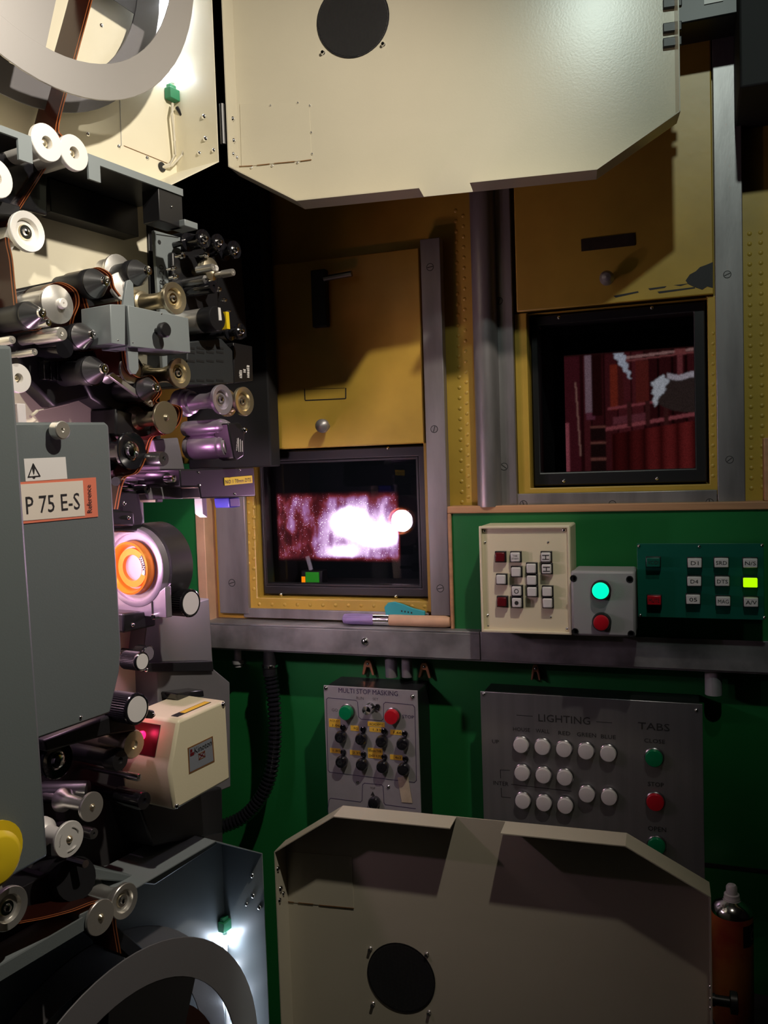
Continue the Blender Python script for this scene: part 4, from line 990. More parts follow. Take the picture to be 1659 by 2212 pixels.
# transverse shafts seen dark between rollers
for x0, y0, x1, y1, r, m in ((140, 752, 60, 755, .012, 'black_gloss'), (205, 806, 110, 805, .016, 'black_gloss'), (300, 1000, 240, 1005, .008, 'gunmetal'), (250, 1040, 310, 1040, .006, 'gunmetal')):
    q = B(); q.tube([PJ.pt(*PJ.pix(x0, y0, -.02), -.02), PJ.pt(*PJ.pix(x1, y1, -.098), -.098)], r, 16); q.build('shaft', m, PR)

# ---- reel boxes
def reel_box(zs, up, name, label, ao=0.0):
    """zs = height of the hinge corner, up = +1 box above it, -1 below"""
    q = B(); s = up
    poly = [(0, zs), (-.105, zs-s*.062), (-.53, zs-s*.062), (-.63, zs), (-.63, zs+s*.52), (-.53, zs+s*.582), (-.105, zs+s*.582), (0, zs+s*.52)]
    poly = [(a_+ao, b_) for a_, b_ in poly]
    r = B().prism(PJ, poly, -.0835, -.081).build(name, 'cream' if up > 0 else 'grey_light', PR, label=label)
    n = len(poly)
    for i in range(n):
        (a0, b0), (a1, b1) = poly[i], poly[(i+1) % n]
        d = np.array([a1-a0, b1-b0]); L = np.linalg.norm(d); d /= L; nn = np.array([-d[1], d[0]])
        cen = np.array([-.315+ao, zs+s*.26])
        if (cen-np.array([a0, b0])) @ nn < 0: nn = -nn
        p = [(a0, b0), (a1, b1), tuple(np.array([a1, b1])+nn*.0015), tuple(np.array([a0, b0])+nn*.0015)]
        B().prism(PJ, p, -.081, -.03 if (i == 1 and up > 0) else 0.0).build('side_panel', 'cream' if up > 0 else 'grey_light', r)
    return r
ub = reel_box(HZ, 1, 'reel_box', 'cream upper reel box standing open')
zl = PJ.pix(567, 1843, 0.0); lb = reel_box(zl[1], -1, 'reel_box', 'grey lower reel box standing open', zl[0])
CBX = -.0808
for x, y, r in ((437, 250, 7), (441, 298, 7)):
    # screws on the front side panel of the box (facing back along the axis)
    pass
SF_ = Fr(PJ.pt(-.0016, 0, 0), PJ.ez, (0, 0, 1), -PJ.ex)       # inside of the front side panel
for x, y, r in ((440, 252, 6), (443, 300, 6), (430, 331, 5), (461, 325, 5)): screwpx(ub, SF_, x, y, 0.0, r, DOME)
for x, y, r in ((544, 1891, 6), (532, 1953, 5), (546, 1935, 6), (560, 1960, 6)): screwpx(lb, Fr(PJ.pt(zl[0]-.0016, 0, 0), PJ.ez, (0, 0, 1), -PJ.ex), x, y, 0.0, r, DOME)
for x, y, r in ((190, 290, 5), (257, 317, 5), (318, 342, 5), (219, 55, 5)): screwpx(ub, PJ, x, y, CBX, r, DOME)
def seam(parent, pts, c, fr=PJ, m='label_brown', wd=1.3):
    line(parent, fr, fr.P(pts, c), c, wd*fr.scale(*pts[0], c), m, 'panel_seam')
seam(ub, [(259, 215), (262, 314)], CBX+.0002, m='grey_box'); seam(ub, [(268, 315), (330, 340), (362, 353)], CBX+.0002)
# LED strips in both boxes
def led_strip(box, x0, y0, x1, y1, leds, conn, light_px, name):
    c = -.078
    s = B().tube([PJ.pt(*PJ.pix(x0, y0, c), c), PJ.pt(*PJ.pix(x1, y1, c), c)], .0035, 8).build('led_strip', 'white', box, label='narrow strip of white LEDs')
    for x, y in leds:
        a, b = PJ.pix(x, y, c+.004); B().box(PJ, a-.006, a+.006, b-.006, b+.006, c+.003, c+.0055).build('led', 'led', s)
    if conn:
        a, b = PJ.pix(*conn, c+.003); B().box(PJ, a-.010, a+.010, b-.008, b+.008, c-.002, c+.010).build('connector', 'conn_green', s, .001, label='green cable connector')
        B().box(PJ, a-.007, a+.006, b+.008, b+.014, c-.001, c+.007).build('connector_tab', 'conn_green', s, .001)
    for i, (x, y) in enumerate(light_px):
        p = PJ.pt(*PJ.pix(x, y, c+.014), c+.014); light('led_light', 'POINT', p, 0.03 if box is ub else 0.06, (0.72, 0.82, 1.0), .004)
led_strip(ub, 372, 180, 366, -240, [(373, 158), (367, 60), (366, 5), (364, -60), (362, -130)], (371, 205), [(369, 146), (366, 5), (364, -120)], 'led')
led_strip(lb, 486, 2018, 500, 2420, [(488, 2034), (492, 2100), (496, 2168), (498, 2230)], (485, 1998), [(490, 2034), (497, 2170), (498, 2290)], 'led')
q = B(); W1 = [(373, 224, -.074), (371, 245, -.070), (374, 275, -.070), (377, 305, -.07), (378, 335, -.072), (366, 355, -.076), (350, 362, -.081)]
q.tube([PJ.pt(*PJ.pix(x, y, c), c) for x, y, c in W1], .0022, 8); q.build('wire', 'wire_white', ub, label='white wire running to a hole')
q = B(); W2 = [(382, 232, -.074), (393, 250, -.068), (400, 275, -.066), (401, 305, -.066), (393, 335, -.068), (372, 358, -.073), (353, 364, -.081)]
q.tube([PJ.pt(*PJ.pix(x, y, c), c) for x, y, c in W2], .0016, 8); q.build('wire', 'wire_white', ub)
q = B(); q.tube([PJ.pt(*PJ.pix(x, y, c), c) for x, y, c in W2[:2]], .0028, 8); q.build('wire_sleeve', 'black', ub)
lathe_at(PJ, 349, 361, CBX, [(0, .007), (.0015, .007), (.0015, 0)], 'black', 'grommet', ub)

# ---- reel box doors
def door(fr, outer, notch, label, up, grille, gr_px, gscrews):
    c = .04
    poly = outer
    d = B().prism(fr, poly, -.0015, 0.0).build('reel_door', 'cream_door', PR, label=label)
    n = len(poly); cen = np.mean(np.array(poly), 0)
    for i in range(n):
        p0, p1 = np.array(poly[i]), np.array(poly[(i+1) % n]); dd = p1-p0; L = np.linalg.norm(dd); dd /= L; nn = np.array([-dd[1], dd[0]])
        if (cen-p0) @ nn < 0: nn = -nn
        segs = [(p0, p1)]
        if notch and notch[0] == i:
            a0, a1 = notch[1], notch[2]; t0 = (a0-p0[0])/dd[0]; t1 = (a1-p0[0])/dd[0]; t0, t1 = min(t0, t1), max(t0, t1)
            segs = [(p0, p0+dd*t0), (p0+dd*t1, p1)]
        q = B()
        for s0, s1 in segs: q.prism(fr, [tuple(s0), tuple(s1), tuple(s1+nn*.0015), tuple(s0+nn*.0015)], 0.0, c)
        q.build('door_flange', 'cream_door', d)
    # speaker-like vent
    ga, gb_ = fr.pix(*gr_px, 0.001); R_ = grille
    g_ = B().lathe([(0, R_*1.02), (.0012, R_*1.02), (.0012, R_), (.0004, R_), (.0004, 0)], 48, [0, 0, 1, 1], fr.M(ga, gb_, 0)).build('vent_grille', ['black', 'mesh_grille'], d, label='round black mesh vent')
    # mesh wires
    q = B(); nl = 26
    for i in range(-nl, nl+1):
        o = i/nl*R_*.97; h = math.sqrt(max(R_*R_*.95-o*o, 0)); w_ = R_*.008
        q.box(fr, ga+o-w_, ga+o+w_, gb_-h, gb_+h, .0006, .0014); q.box(fr, ga-h, ga+h, gb_+o-w_, gb_+o+w_, .0006, .0014)
    q.build('mesh_wire', 'gunmetal', d, kind='stuff')
    for x, y in gscrews:
        screwpx(d, fr, x, y, 0.0, 5.5, DOME)
        a, b = fr.pix(x, y, 0); B().lathe([(0, .0024), (.0045, .0024), (.0045, 0)], 10, 0, fr.M(a, b, 0)).build('stud_bolt', 'chrome', d)
    return d
bl = DU.P([(493, 360), (640, 435), (1290, 365), (1470, 240)], .04)
zb0 = (bl[1][1]+bl[2][1])/2; zs0 = (bl[0][1]+bl[3][1])/2
xr = bl[3][0]; xl_ = bl[0][0]
TOP = zs0+.52
upoly = [(xl_, bl[0][1]), (bl[1][0], zb0), (bl[2][0], zb0), (xr, bl[3][1]), (xr, TOP), (bl[2][0], TOP+.06), (bl[1][0], TOP+.06), (xl_, TOP)]
n0, n1 = DU.pix(905, 412, .04)[0], DU.pix(1015, 402, .04)[0]
r_g = 79*DU.scale(762, 42, 0)
ud = door(DU, upoly, (1, n0, n1), 'cream upper reel box door swung open', 1, r_g, (762, 42), [(698, 115), (828, 97)])
ll = DL.P([(592, 1840), (720, 1766), (1351, 1824), (1536, 1938)], .04)
zt_ = (ll[1][1]+ll[2][1])/2
BOT = ll[0][1]-.52
lpoly = [(ll[0][0], ll[0][1]), (ll[1][0], zt_), (ll[2][0], zt_), (ll[3][0], ll[3][1]), (ll[3][0], BOT), (ll[2][0], BOT-.06), (ll[1][0], BOT-.06), (ll[0][0], BOT)]
m0, m1 = DL.pix(972, 1788, .04)[0], DL.pix(1081, 1798, .04)[0]
r_g = 75*DL.scale(866, 2112, 0)
ld = door(DL, lpoly, (1, m0, m1), 'cream lower reel box door swung open, mostly in shadow', -1, r_g, (866, 2112), [(800, 2049), (922, 2061), (806, 2168), (927, 2187)])
# overlapping corner sheets, screws and hinges on the doors
def corner_sheet(d, fr, pts, seg):
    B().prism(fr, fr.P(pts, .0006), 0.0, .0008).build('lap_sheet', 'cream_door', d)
    for s in seg: seam(d, s, .0009, fr, 'label_brown', 1.6)
corner_sheet(ud, DU, [(518, 225), (668, 222), (673, 345), (522, 360)], [[(505, 360), (545, 358)], [(556, 357), (582, 354)], [(593, 353), (636, 349)], [(650, 348), (672, 345)]])
for x, y in ((584, 228), (643, 222), (669, 228), (672, 286), (674, 332), (543, 362), (588, 358), (643, 351)): screwpx(ud, DU, x, y, .0008, 2.6, DOME)
LFL = Fr(DU.pt(xl_+.0016, 0, 0), -DU.ez, (0, 0, 1), DU.ex)
for x, y, r in ((503, 257, 6), (505, 304, 6), (504, 333, 5), (512, 341, 5)): screwpx(ud, LFL, x, y, 0.0, r, DOME)
corner_sheet(ld, DL, [(620, 1840), (760, 1850), (764, 1962), (622, 1948)], [[(618, 1947), (634, 1949)], [(645, 1950), (676, 1953)], [(690, 1955), (764, 1962)]])
LFD = Fr(DL.pt(ll[0][0]+.0016, 0, 0), -DL.ez, (0, 0, 1), DL.ex)
for x, y, r in ((600, 1877, 6), (606, 1920, 7), (604, 1945, 6), (612, 1930, 5)): screwpx(ld, LFD, x, y, 0.0, r, DOME)
def hinge(fr, x, y0, y1, parent):
    a, b0 = fr.pix(x, y0, .042); _, b1 = fr.pix(x, y1, .042)
    q = B(); q.tube([fr.pt(a, b0, .042), fr.pt(a, b1, .042)], .004, 10); q.build('hinge', 'black', parent, label='black hinge')
hinge(DU, 479, 225, 312, ud)
# fastening tabs on the free edge of the upper door
for y in (60, 92, 8): 
    a, b = DU.pix(1452, y, 0.002); B().box(DU, a-.012, a+.012, b-.006, b+.006, 0.0, .006).build('latch_tab', 'black', ud, .001)
# latch of the lower door
a, b = DL.pix(1545, 2160, .02)
LT = Fr(DL.pt(ll[3][0], b, .02), -DL.ez, (0, 0, 1), DL.ex)
q = B(); q.lathe([(0, .008), (.004, .008), (.004, .0065), (.022, .0065), (.023, .014), (.031, .014), (.032, .012), (.032, 0)], 22, 0, LT.M(0, 0, 0)); q.build('latch_knob', 'black', ld, label='black latch knob')
for dy in (-14, 12, 32):
    a, b = DL.pix(1533, 2145+dy, .02); screw(ld, Fr(DL.pt(ll[3][0]-.0016, b, .02), DL.ez, (0, 0, 1), -DL.ex), 0, 0, 0, .0035, DOME)

# ---- reels
RW = 0.066
def reel(ac, bc, R, Ri, cf, label, pack, rot):
    t = thing('film_reel', PJ.pt(ac, bc-R, cf-RW/2), label, 'reel', rotz=-AP)
    N_ = 72
    for nm, c1, m in (('front_flange', cf, 'reel_alu' if pack < .15 else 'grey_plate'), ('rear_flange', cf-RW, 'grey_plate')):
        o = B().frame(PJ, arc(ac, bc, R, 0, 2*math.pi, N_)[:-1], arc(ac, bc, Ri, 0, 2*math.pi, N_)[:-1], c1-.0022, c1).build(nm, m, t, .0006)
        for kk in range(3):
            t0 = rot+kk*2*math.pi/3; hw = .055
            p = [(ac+math.cos(t0)*.03-math.sin(t0)*-hw, bc+math.sin(t0)*.03+math.cos(t0)*-hw), (ac+math.cos(t0)*(Ri+.004)-math.sin(t0)*-hw*1.5, bc+math.sin(t0)*(Ri+.004)+math.cos(t0)*-hw*1.5),
                 (ac+math.cos(t0)*(Ri+.004)-math.sin(t0)*hw*1.5, bc+math.sin(t0)*(Ri+.004)+math.cos(t0)*hw*1.5), (ac+math.cos(t0)*.03-math.sin(t0)*hw, bc+math.sin(t0)*.03+math.cos(t0)*hw)]
            B().prism(PJ, p, c1-.0020, c1-.0006).build('spoke', m if pack < .15 else 'black', o)
    B().lathe([(-RW, .07), (-.002, .07), (-.002, .045), (.004, .045), (.004, 0)], 40, 0, PJ.M(ac, bc, cf)).build('hub', 'gunmetal', t)
    if pack: B().lathe([(-RW+.003, pack), (-.004, pack), (-.004, .071), (-RW+.003, .071), (-RW+.003, pack)], 64, 0, PJ.M(ac, bc, cf)).build('wound_film', 'film', t, label='dark wound film')
    return t
reel(-.288, HZ+.254, .2515, .2095, 0.0, 'silver film reel in the upper reel box', .10, math.radians(-115))
reel(-.250, HZ-1.3245, .2569, .2069, 0.0, 'dark film reel in the lower reel box', .175, math.radians(75))

# ---- film
def ribbon(pts, c0, c1, name, label, sm=6):
    P = PJ.P(pts, c1); Q = []
    for i in range(len(P)-1):
        p0, p1, p2, p3 = [np.array(P[max(0, min(len(P)-1, i+j))]) for j in (-1, 0, 1, 2)]
        for kk in range(sm):
            t = kk/sm; Q.append(0.5*((2*p1)+(-p0+p2)*t+(2*p0-5*p1+4*p2-p3)*t*t+(-p0+3*p1-3*p2+p3)*t**3))
    Q.append(np.array(P[-1])); e = .0035
    cols = [c1, c1-.0022, c1-.0055, c1-.0072, c0+.004, c0]
    mm = [1, 0, 1, 0, 0]
    q = B(); vs = [PJ.pt(p[0], p[1], c) for p in Q for c in cols]; fs = []; ms = []; nc = len(cols)
    for i in range(len(Q)-1):
        for j in range(nc-1): fs.append((i*nc+j, (i+1)*nc+j, (i+1)*nc+j+1, i*nc+j+1)); ms.append(mm[j])
    q.add(vs, fs, ms)
    return q.build(name, ['film', 'film_edge'], None, label=label, cat='film')
ribbon([(222, -90), (200, 0), (165, 130), (129, 266), (136, 296), (133, 328), (110, 349), (80, 395), (45, 450), (22, 485), (20, 520), (28, 560), (34, 620), (42, 680), (58, 708), (84, 712), (98, 694), (90, 660), (96, 625), (128, 609), (164, 625), (172, 655), (160, 690), (158, 730), (180, 757), (208, 752), (212, 725), (200, 690), (184, 630), (190, 590), (212, 577), (240, 592), (248, 620), (262, 640)], -.080, -.030, 'film_strip', 'orange edged film strip threaded from the upper reel over the cone rollers')
ribbon([(262, 650), (268, 720), (276, 790), (300, 815), (330, 812), (350, 845), (338, 866), (352, 870), (392, 880), (388, 915), (360, 938), (332, 945), (318, 985), (300, 1020), (270, 1036), (255, 1100)], -.078, -.012, 'film_strip', 'film strip running from the grey arm down to the lens gate')
ribbon([(-60, 2016), (0, 2006), (48, 1994), (100, 1984), (160, 1968), (207, 1950), (236, 1948), (250, 1970), (252, 2000), (262, 2060)], -.040, .010, 'film_strip', 'film strip hanging between the bottom rollers')

# ---- brackets carrying the upper rollers
def bracket(x0, y0, x1, y1, cfr, lab=None, leg0=False, leg1=False):
    a0, b0 = PJ.pix(x0, y0, cfr); a1, b1 = PJ.pix(x1, y1, cfr); b = (b0+b1)/2
    k = PJ.scale(x0, y0, cfr); t = 17*k
    o = B().box(PJ, a0, a1, b-t, b, CB, cfr-.003).build('roller_bracket', 'black', PR, .001, label=lab)
    q = B(); q.box(PJ, a0, a1, b-t, b, cfr-.003, cfr)
    if leg0: q.box(PJ, a0, a0+.018, b-.030, b-t, cfr-.003, cfr)
    if leg1: q.box(PJ, a1-.018, a1, b-.030, b-t, cfr-.003, cfr)
    q.build('bracket_face', 'grey_light', o)
    return o, b, a0, a1
o, bb_, a0, a1 = bracket(190, 335, 395, 405, .012, 'black bracket with grey front edge under the upper reel box', True)
B().box(PJ, a0+.01, a1-.004, bb_-.052, bb_-.01, CB, CB+.03).build('bracket_web', 'black', o, .001)
B().box(PJ, a1-.045, a1, bb_-.052, bb_-.006, -.02, .010).build('bracket_end', 'black', o, .001)
screwpx(o, PJ, 371, 447, .0105, 3, DOME)
B().box(PJ, a1-.008, a1+.018, bb_-.052, bb_-.043, -.01, .02).build('bracket_foot', 'grey_light', o, .001)
bracket(-300, 160, 68, 293, .012, None, False, True)
pplate('bearing_block', 'black_gloss', [(60, 330), (102, 362), (103, 466), (-30, 430), (-30, 330)], CB, -.045, .002)
pplate('bearing_block', 'black', [(-30, 425), (45, 445), (45, 470), (-30, 460)], CB, -.02, .002)
# lower channel bars
q = B(); a0, b0 = PJ.pix(-40, 2138, .012); a1, b1 = PJ.pix(180, 2007, .012); b = (b0+b1)/2
o = B().box(PJ, a0-.1, a1, b-.002, b+.055, CB, -.045).build('roller_bracket', 'black', PR, .001, label='black channel under the bottom rollers')
B().box(PJ, a0-.1, a1, b-.002, b+.014, .010, .013).build('bracket_face', 'grey_paint', o)
B().box(PJ, a0-.1, a1, b-.002, b+.004, -.045, .010).build('bracket_floor', 'black', o)
pplate('bracket_end', 'grey_paint', [(172, 1975), (200, 1960), (235, 1980), (230, 2010), (176, 2012)], -.08, .006, .002, parent=o)
q = B(); q.prism(PJ, PJ.P([(215, 2010), (240, 1990), (318, 2055), (285, 2075)], -.02), -.075, -.02); q.build('film_chute', 'black', PR, .002, label='black chute leading into the lower reel')
pplate('lower_flange', 'grey_paint', [(195, 1872), (300, 1893), (320, 1888), (456, 1813), (473, 1822), (335, 1912), (205, 1900)], -.10, -.03, .002, label='grey lip above the lower reel box')

# ---- reader at the right of the rollers
rd = pplate('reader_plate', 'grey_light', [(333, 497), (391, 513), (392, 800), (352, 795)], -.066, -.060, .001, label='pale grey plate printed STR-20')
ptext(rd, 'STR-20', 351, 640, 348, 572, 14, -.0597)
line(rd, PJ, PJ.P([(338, 506), (385, 513)], -.0598), -.0598, .0012, 'ink')
lathe_at(PJ, 344, 523, -.0598, [(0, .003), (.0005, .003), (.0005, 0)], 'ink', 'hole', rd)
pplate('reader_block', 'black', [(372, 543), (389, 547), (470, 565), (474, 700), (408, 730), (392, 640), (374, 620)], -.060, -.050, .003, label='black block of the small reader rollers')
pplate('reader_block', 'black', [(395, 500), (520, 520), (535, 730), (480, 735), (400, 700)], CB-.03, CB+.02, .003)
roller(443, 515, 20, 'black', .0, .035, cb=-.07, name='reader_roller', label='small black reader roller with chrome hub')
for x, y, r in ((475, 523, 18), (510, 539, 19), (522, 715, 17)): roller(x, y, r, 'black', -.005, .025, cb=-.08, name='reader_roller')
roller(463, 580, 24, 'disc', -.01, .02, 'gold', cb=-.07, name='reader_flywheel', label='bronze disc with chrome spindle')
roller(504, 588, 8, 'post', .022, .02, 'alu', cb=-.01, name='spindle')
roller(461, 577, 8, 'post', .006, .03, 'alu', cb=-.02, name='spindle')
roller(462, 619, 14, 'post', .0, .05, 'black_gloss', cb=-.07, name='reader_roller')
roller(444, 604, 10, 'post', -.01, .04, 'gunmetal', cb=-.07, name='reader_roller')
for x, y, r in ((396, 551, 8), (377, 579, 6), (382, 597, 7), (457, 621, 7), (475, 625, 7), (487, 648, 6), (448, 550, 7), (477, 672, 4), (496, 672, 4)):
    lathe_at(PJ, x, y, -.01, [(-.014, r*.0003), (-.004, r*.0003), (-.004, r*.00062), (0, r*.00055), (.002, r*.0003), (.0022, 0)], 'chrome', 'chrome_nut', PR, 14)
a, b = PJ.pix(455, 690, -.005); k = PJ.scale(455, 690, -.005)
B().lathe([(-.06, 26*k), (-.018, 26*k), (-.016, 24*k), (-.016, 0)], 28, 0, PJ.M(a, b, 0)).build('motor', 'alu', PR, label='small silver motor with black cap')
mo = B().lathe([(-.016, 27*k), (.006, 27*k), (.008, 25*k), (.008, 0)], 28, 0, PJ.M(a, b, 0)).build('motor_cap', 'black', PR)
B().prism(PJ, PJ.P([(471, 664), (476, 665), (479, 692), (473, 692)], .0085), .008, .0088).build('motor_label', 'white', mo)
B().prism(PJ, PJ.P([(487, 673), (494, 674), (497, 711), (490, 710)], .0085), -.004, .0088).build('motor_label', 'yellow_bright', mo, label='yellow motor label')
vb = pplate('amplifier_box', 'dark_box', [(404, 738), (478, 731), (503, 757), (506, 828), (404, 834)], -.12, -.022, .002, label='dark vented amplifier box')
B().prism(PJ, PJ.P([(504, 740), (545, 748), (547, 822), (506, 828)], -.04), -.14, -.04).build('box_side', 'black', vb, .001)
for r_ in range(4):
    for c_ in range(4):
        x, y = 412+c_*21, 752+r_*9+(0 if r_ < 2 else 10)
        if r_ == 3: y = 822
        a, b = PJ.pix(x, y, -.0218); B().box(PJ, a-.008, a+.008, b-.0015, b+.0015, -.0222, -.0215).build('vent_slot', 'black_matte', vb)
q = B()
for i in range(3):
    for j in range(10):
        a, b = PJ.pix(520+i*8, 790+j*2.8+random.uniform(-.5, .5), -.0398)
        if i == 0 and j < 4 or i == 1 and abs(j-4) > 1: continue
        q.box(PJ, a-random.uniform(.002, .004), a+.003, b-.0007, b+.0007, -.0399, -.0396)
q.build('printed_marks', 'white', vb)
# paired drums lit pink, with black bearing plate
def drum(x0, y0, x1, y1, rpx, m, nm, lab=None, dome=True):
    c1 = .005; a, b = PJ.pix(x1, y1, c1); k = PJ.scale(x1, y1, c1); r = rpx*k; L = .075
    p = [(-L, r*.6), (-L, r*.97), (-L*.93, r), (-L*.9, r*.95), (-L*.86, r), (-.012, r), (-.010, r*.94), (-.006, r), (0, r*.9)] + ([(.008, r*.6), (.010, r*.3), (.0105, 0)] if dome else [(0, 0)])
    return B().lathe(p, 30, 0, PJ.M(a, b, c1)).build(nm, m, PR, label=lab)
drum(385, 925, 484, 921, 17, 'anodised', 'guide_drum', 'slim anodised drum lit pink')
dr = drum(400, 965, 494, 962, 28, 'anodised', 'guide_drum', 'wide anodised drum lit pink', False)
bp_ = pplate('bearing_plate', 'black', [(492, 914), (519, 913), (529, 930), (527, 985), (514, 994), (505, 990)], -.01, .020, .002, label='black bearing plate with white warning print')
screwpx(bp_, PJ, 529, 929, .021, 6, DOME)
B().lathe([(-.008, 28*PJ.scale(500, 960, .01)), (0, 28*PJ.scale(500, 960, .01)), (0, 0)], 30, 0, PJ.M(*PJ.pix(502, 960, .008), .008)).build('drum_rim', 'alu', PR)
ptext(bp_, 'WARNING', 511, 974, 513, 947, 5, .0203, 'white')
q = B()
for i in range(3):
    p0, p1 = PJ.pix(516+i*4, 976, .0203), PJ.pix(518+i*4, 946+3*i, .0203); q.box(PJ, p0[0]-.0006, p0[0]+.0006, p0[1], p1[1], .0202, .0205)
q.build('printed_marks', 'white', bp_)
pplate('drum_bracket', 'grey_plate', [(330, 950), (385, 945), (400, 1015), (345, 1015)], -.11, -.06, .002)
# long black reader housing
dt = pplate('sound_reader', 'black', [(388, 1014), (549, 1009), (552, 1072), (434, 1077), (430, 1052), (390, 1052)], -.09, -.005, .002, label='long black sound reader with yellow label')
B().prism(PJ, PJ.P([(484, 1032), (544, 1027), (545, 1043), (485, 1049)], -.005), -.005, -.0045).build('tape_label', 'yellow_bright', dt, label='yellow label')
ptext(dt, 'NO 1 70mm DTS', 487, 1041, 542, 1036, 8, -.0043)
for x, y in ((430, 1021), (432, 1048), (518, 1015), (508, 1067)): screwpx(dt, PJ, x, y, -.005, 2.5, DOME)
roller(376, 1034, 8, 'post', .0, .02, 'chrome', name='chrome_bolt')
roller(362, 1034, 14, 'post', -.015, .035, 'black', name='rubber_knob')
pplate('reader_arm', 'grey_plate', [(305, 1055), (412, 1049), (430, 1052), (432, 1076), (318, 1080)], -.09, -.04, .001)
pplate('reader_arm', 'grey_plate', [(412, 1051), (429, 1050), (431, 1076), (414, 1077)], -.04, -.030, .0005)
q = B(); q.prism(PJ, PJ.P([(436, 1073), (445, 1056), (448, 1118), (438, 1110)], -.03), -.045, -.03); q.build('heat_shield', 'grey_box', PR, .0005)
pplate('blue_connector', 'blue', [(494, 1075), (518, 1074), (520, 1095), (497, 1097)], -.05, -.02, .002, label='blue plastic connector')

# ---- lens
al, bl_ = PJ.pix(289, 1226, -.045)
LF = Fr(PJ.pt(al, bl_, -.045), PJ.ez, (0, 0, 1), -PJ.ex)
kl = PJ.scale(289, 1226, -.045)
ro, ri, rb = 86*kl, 57*kl, 94*kl
ln = B().lathe([(-.052, ro*.6), (-.052, rb), (-.012, rb), (-.010, ro*1.02)], 56, 0, LF.M(0, 0, 0)).build('lens_holder', 'gunmetal', PR, label='dark cylindrical lens holder')
B().lathe([(-.010, ro*1.03), (0, ro), (.001, ro*.96), (.001, ro*.86), (-.003, ro*.85), (-.003, ri*1.06), (-.002, ri*1.03)], 56, 0, LF.M(0, 0, 0)).build('clamp_ring', 'anodised', ln, label='purple lit clamp ring')
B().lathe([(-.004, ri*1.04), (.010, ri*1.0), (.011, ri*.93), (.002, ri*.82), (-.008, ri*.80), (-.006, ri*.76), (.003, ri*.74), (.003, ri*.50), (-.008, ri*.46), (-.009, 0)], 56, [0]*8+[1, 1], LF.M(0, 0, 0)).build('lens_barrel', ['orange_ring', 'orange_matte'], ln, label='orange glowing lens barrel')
q = B(); n = 10; vs = []
for i in range(n+1):
    tt = math.radians(-22+i*6.5)
    for r_ in (.53, .73): vs.append(LF.pt(ri*r_*math.cos(tt), ri*r_*math.sin(tt), .0036))
q.add(vs, [(2*i, 2*i+1, 2*i+3, 2*i+2) for i in range(n)]); q.build('label_band', 'ink', ln, label='black band lettered 70MM NO.1')
def ring_text(s, r_, t0, t1, h, cc):
    for i, ch in enumerate(s):
        if ch == ' ': continue
        tt = t0+(t1-t0)*i/(len(s)-1)
        text(ln, ch, LF, r_*math.cos(tt), r_*math.sin(tt), cc, h*.7, h, 'white', tt-math.pi/2)
ring_text('70MM NO.1', ri*.63, math.radians(38), math.radians(-18), .0052, .0042)
q = B(); q.prism(LF, [(ro*.2, -ro*.95), (ro*1.02, -ro*.45), (ro*1.02, -ro*1.22), (-ro*1.0, -ro*1.22), (-ro*1.0, -ro*.5), (-ro*.3, -ro*.95)], -.012, -.001); q.build('clamp_foot', 'anodised', ln, .001)
q = B(); q.box(LF, ro*.55, ro*.58, -ro*1.2, -ro*.83, -.001, .0006); q.build('clamp_slit', 'ink', ln)
a, b = LF.pix(333, 1332, .003); B().lathe([(-.02, .004), (.002, .004), (.003, .003), (.003, 0)], 14, 0, LF.M(a, b, .003)).build('clamp_screw', 'chrome', ln)
a, b = ro*.9, 0
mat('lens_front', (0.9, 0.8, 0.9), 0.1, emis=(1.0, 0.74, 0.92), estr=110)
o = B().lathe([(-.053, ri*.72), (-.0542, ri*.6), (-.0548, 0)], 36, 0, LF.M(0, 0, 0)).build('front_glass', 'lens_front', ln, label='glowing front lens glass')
B().lathe([(-.052, ri*.95), (-.064, ri*.95), (-.064, ri*.85), (-.052, ri*.78)], 40, 0, LF.M(0, 0, 0)).build('front_rim', 'orange_ring', ln)
for x, y in ((382, 1222), (376, 1243)):
    pass
# added lamps standing in for projector light spilling at the lens and gate
light('orange_fill_light', 'SPOT', tuple(LF.pt(.10, .07, -.10)), 0.5, (1.0, 0.33, 0.12), .02, tuple(W.pt(*W.pix(950, 570), 0)), 46, 0.9)  # added orange spot that tints the wall above the port
# added spot imitating the part of the beam thrown back by the port glass
light('reflection_fill_light', 'SPOT', tuple(W.pt(*W.pix(835, 1115, -.012), -.012)), 3.2, (1.0, 0.50, 0.92), .012, tuple(PJ.pt(*PJ.pix(420, 1120, 0), 0)), 62, 0.8)
light('drum_fill_light', 'POINT', tuple(PJ.pt(*PJ.pix(296, 985, -.058), -.058)), .16, (1.0, 0.42, 0.85), .005)  # added pink lamp behind the sprocket wheel, brightens the drums
light('gate_light', 'POINT', tuple(LF.pt(-.005, .012, .10)), 0.95, (1.0, 0.60, 0.86), .008)
pplate('lens_block', 'black', [(265, 1325), (338, 1318), (338, 1352), (268, 1368)], -.10, -.03, .003)
pplate('lens_block', 'black', [(226, 1100), (290, 1105), (292, 1136), (228, 1136)], -.10, -.03, .003)
for x, y in ((268, 1088), (278, 1118), (287, 1350)): screwpx(PR, PJ, x, y, -.029, 5, DOME, name='socket_screw')
roller(318, 1057, 10, 'post', -.02, .03, 'black_gloss', name='rubber_knob')

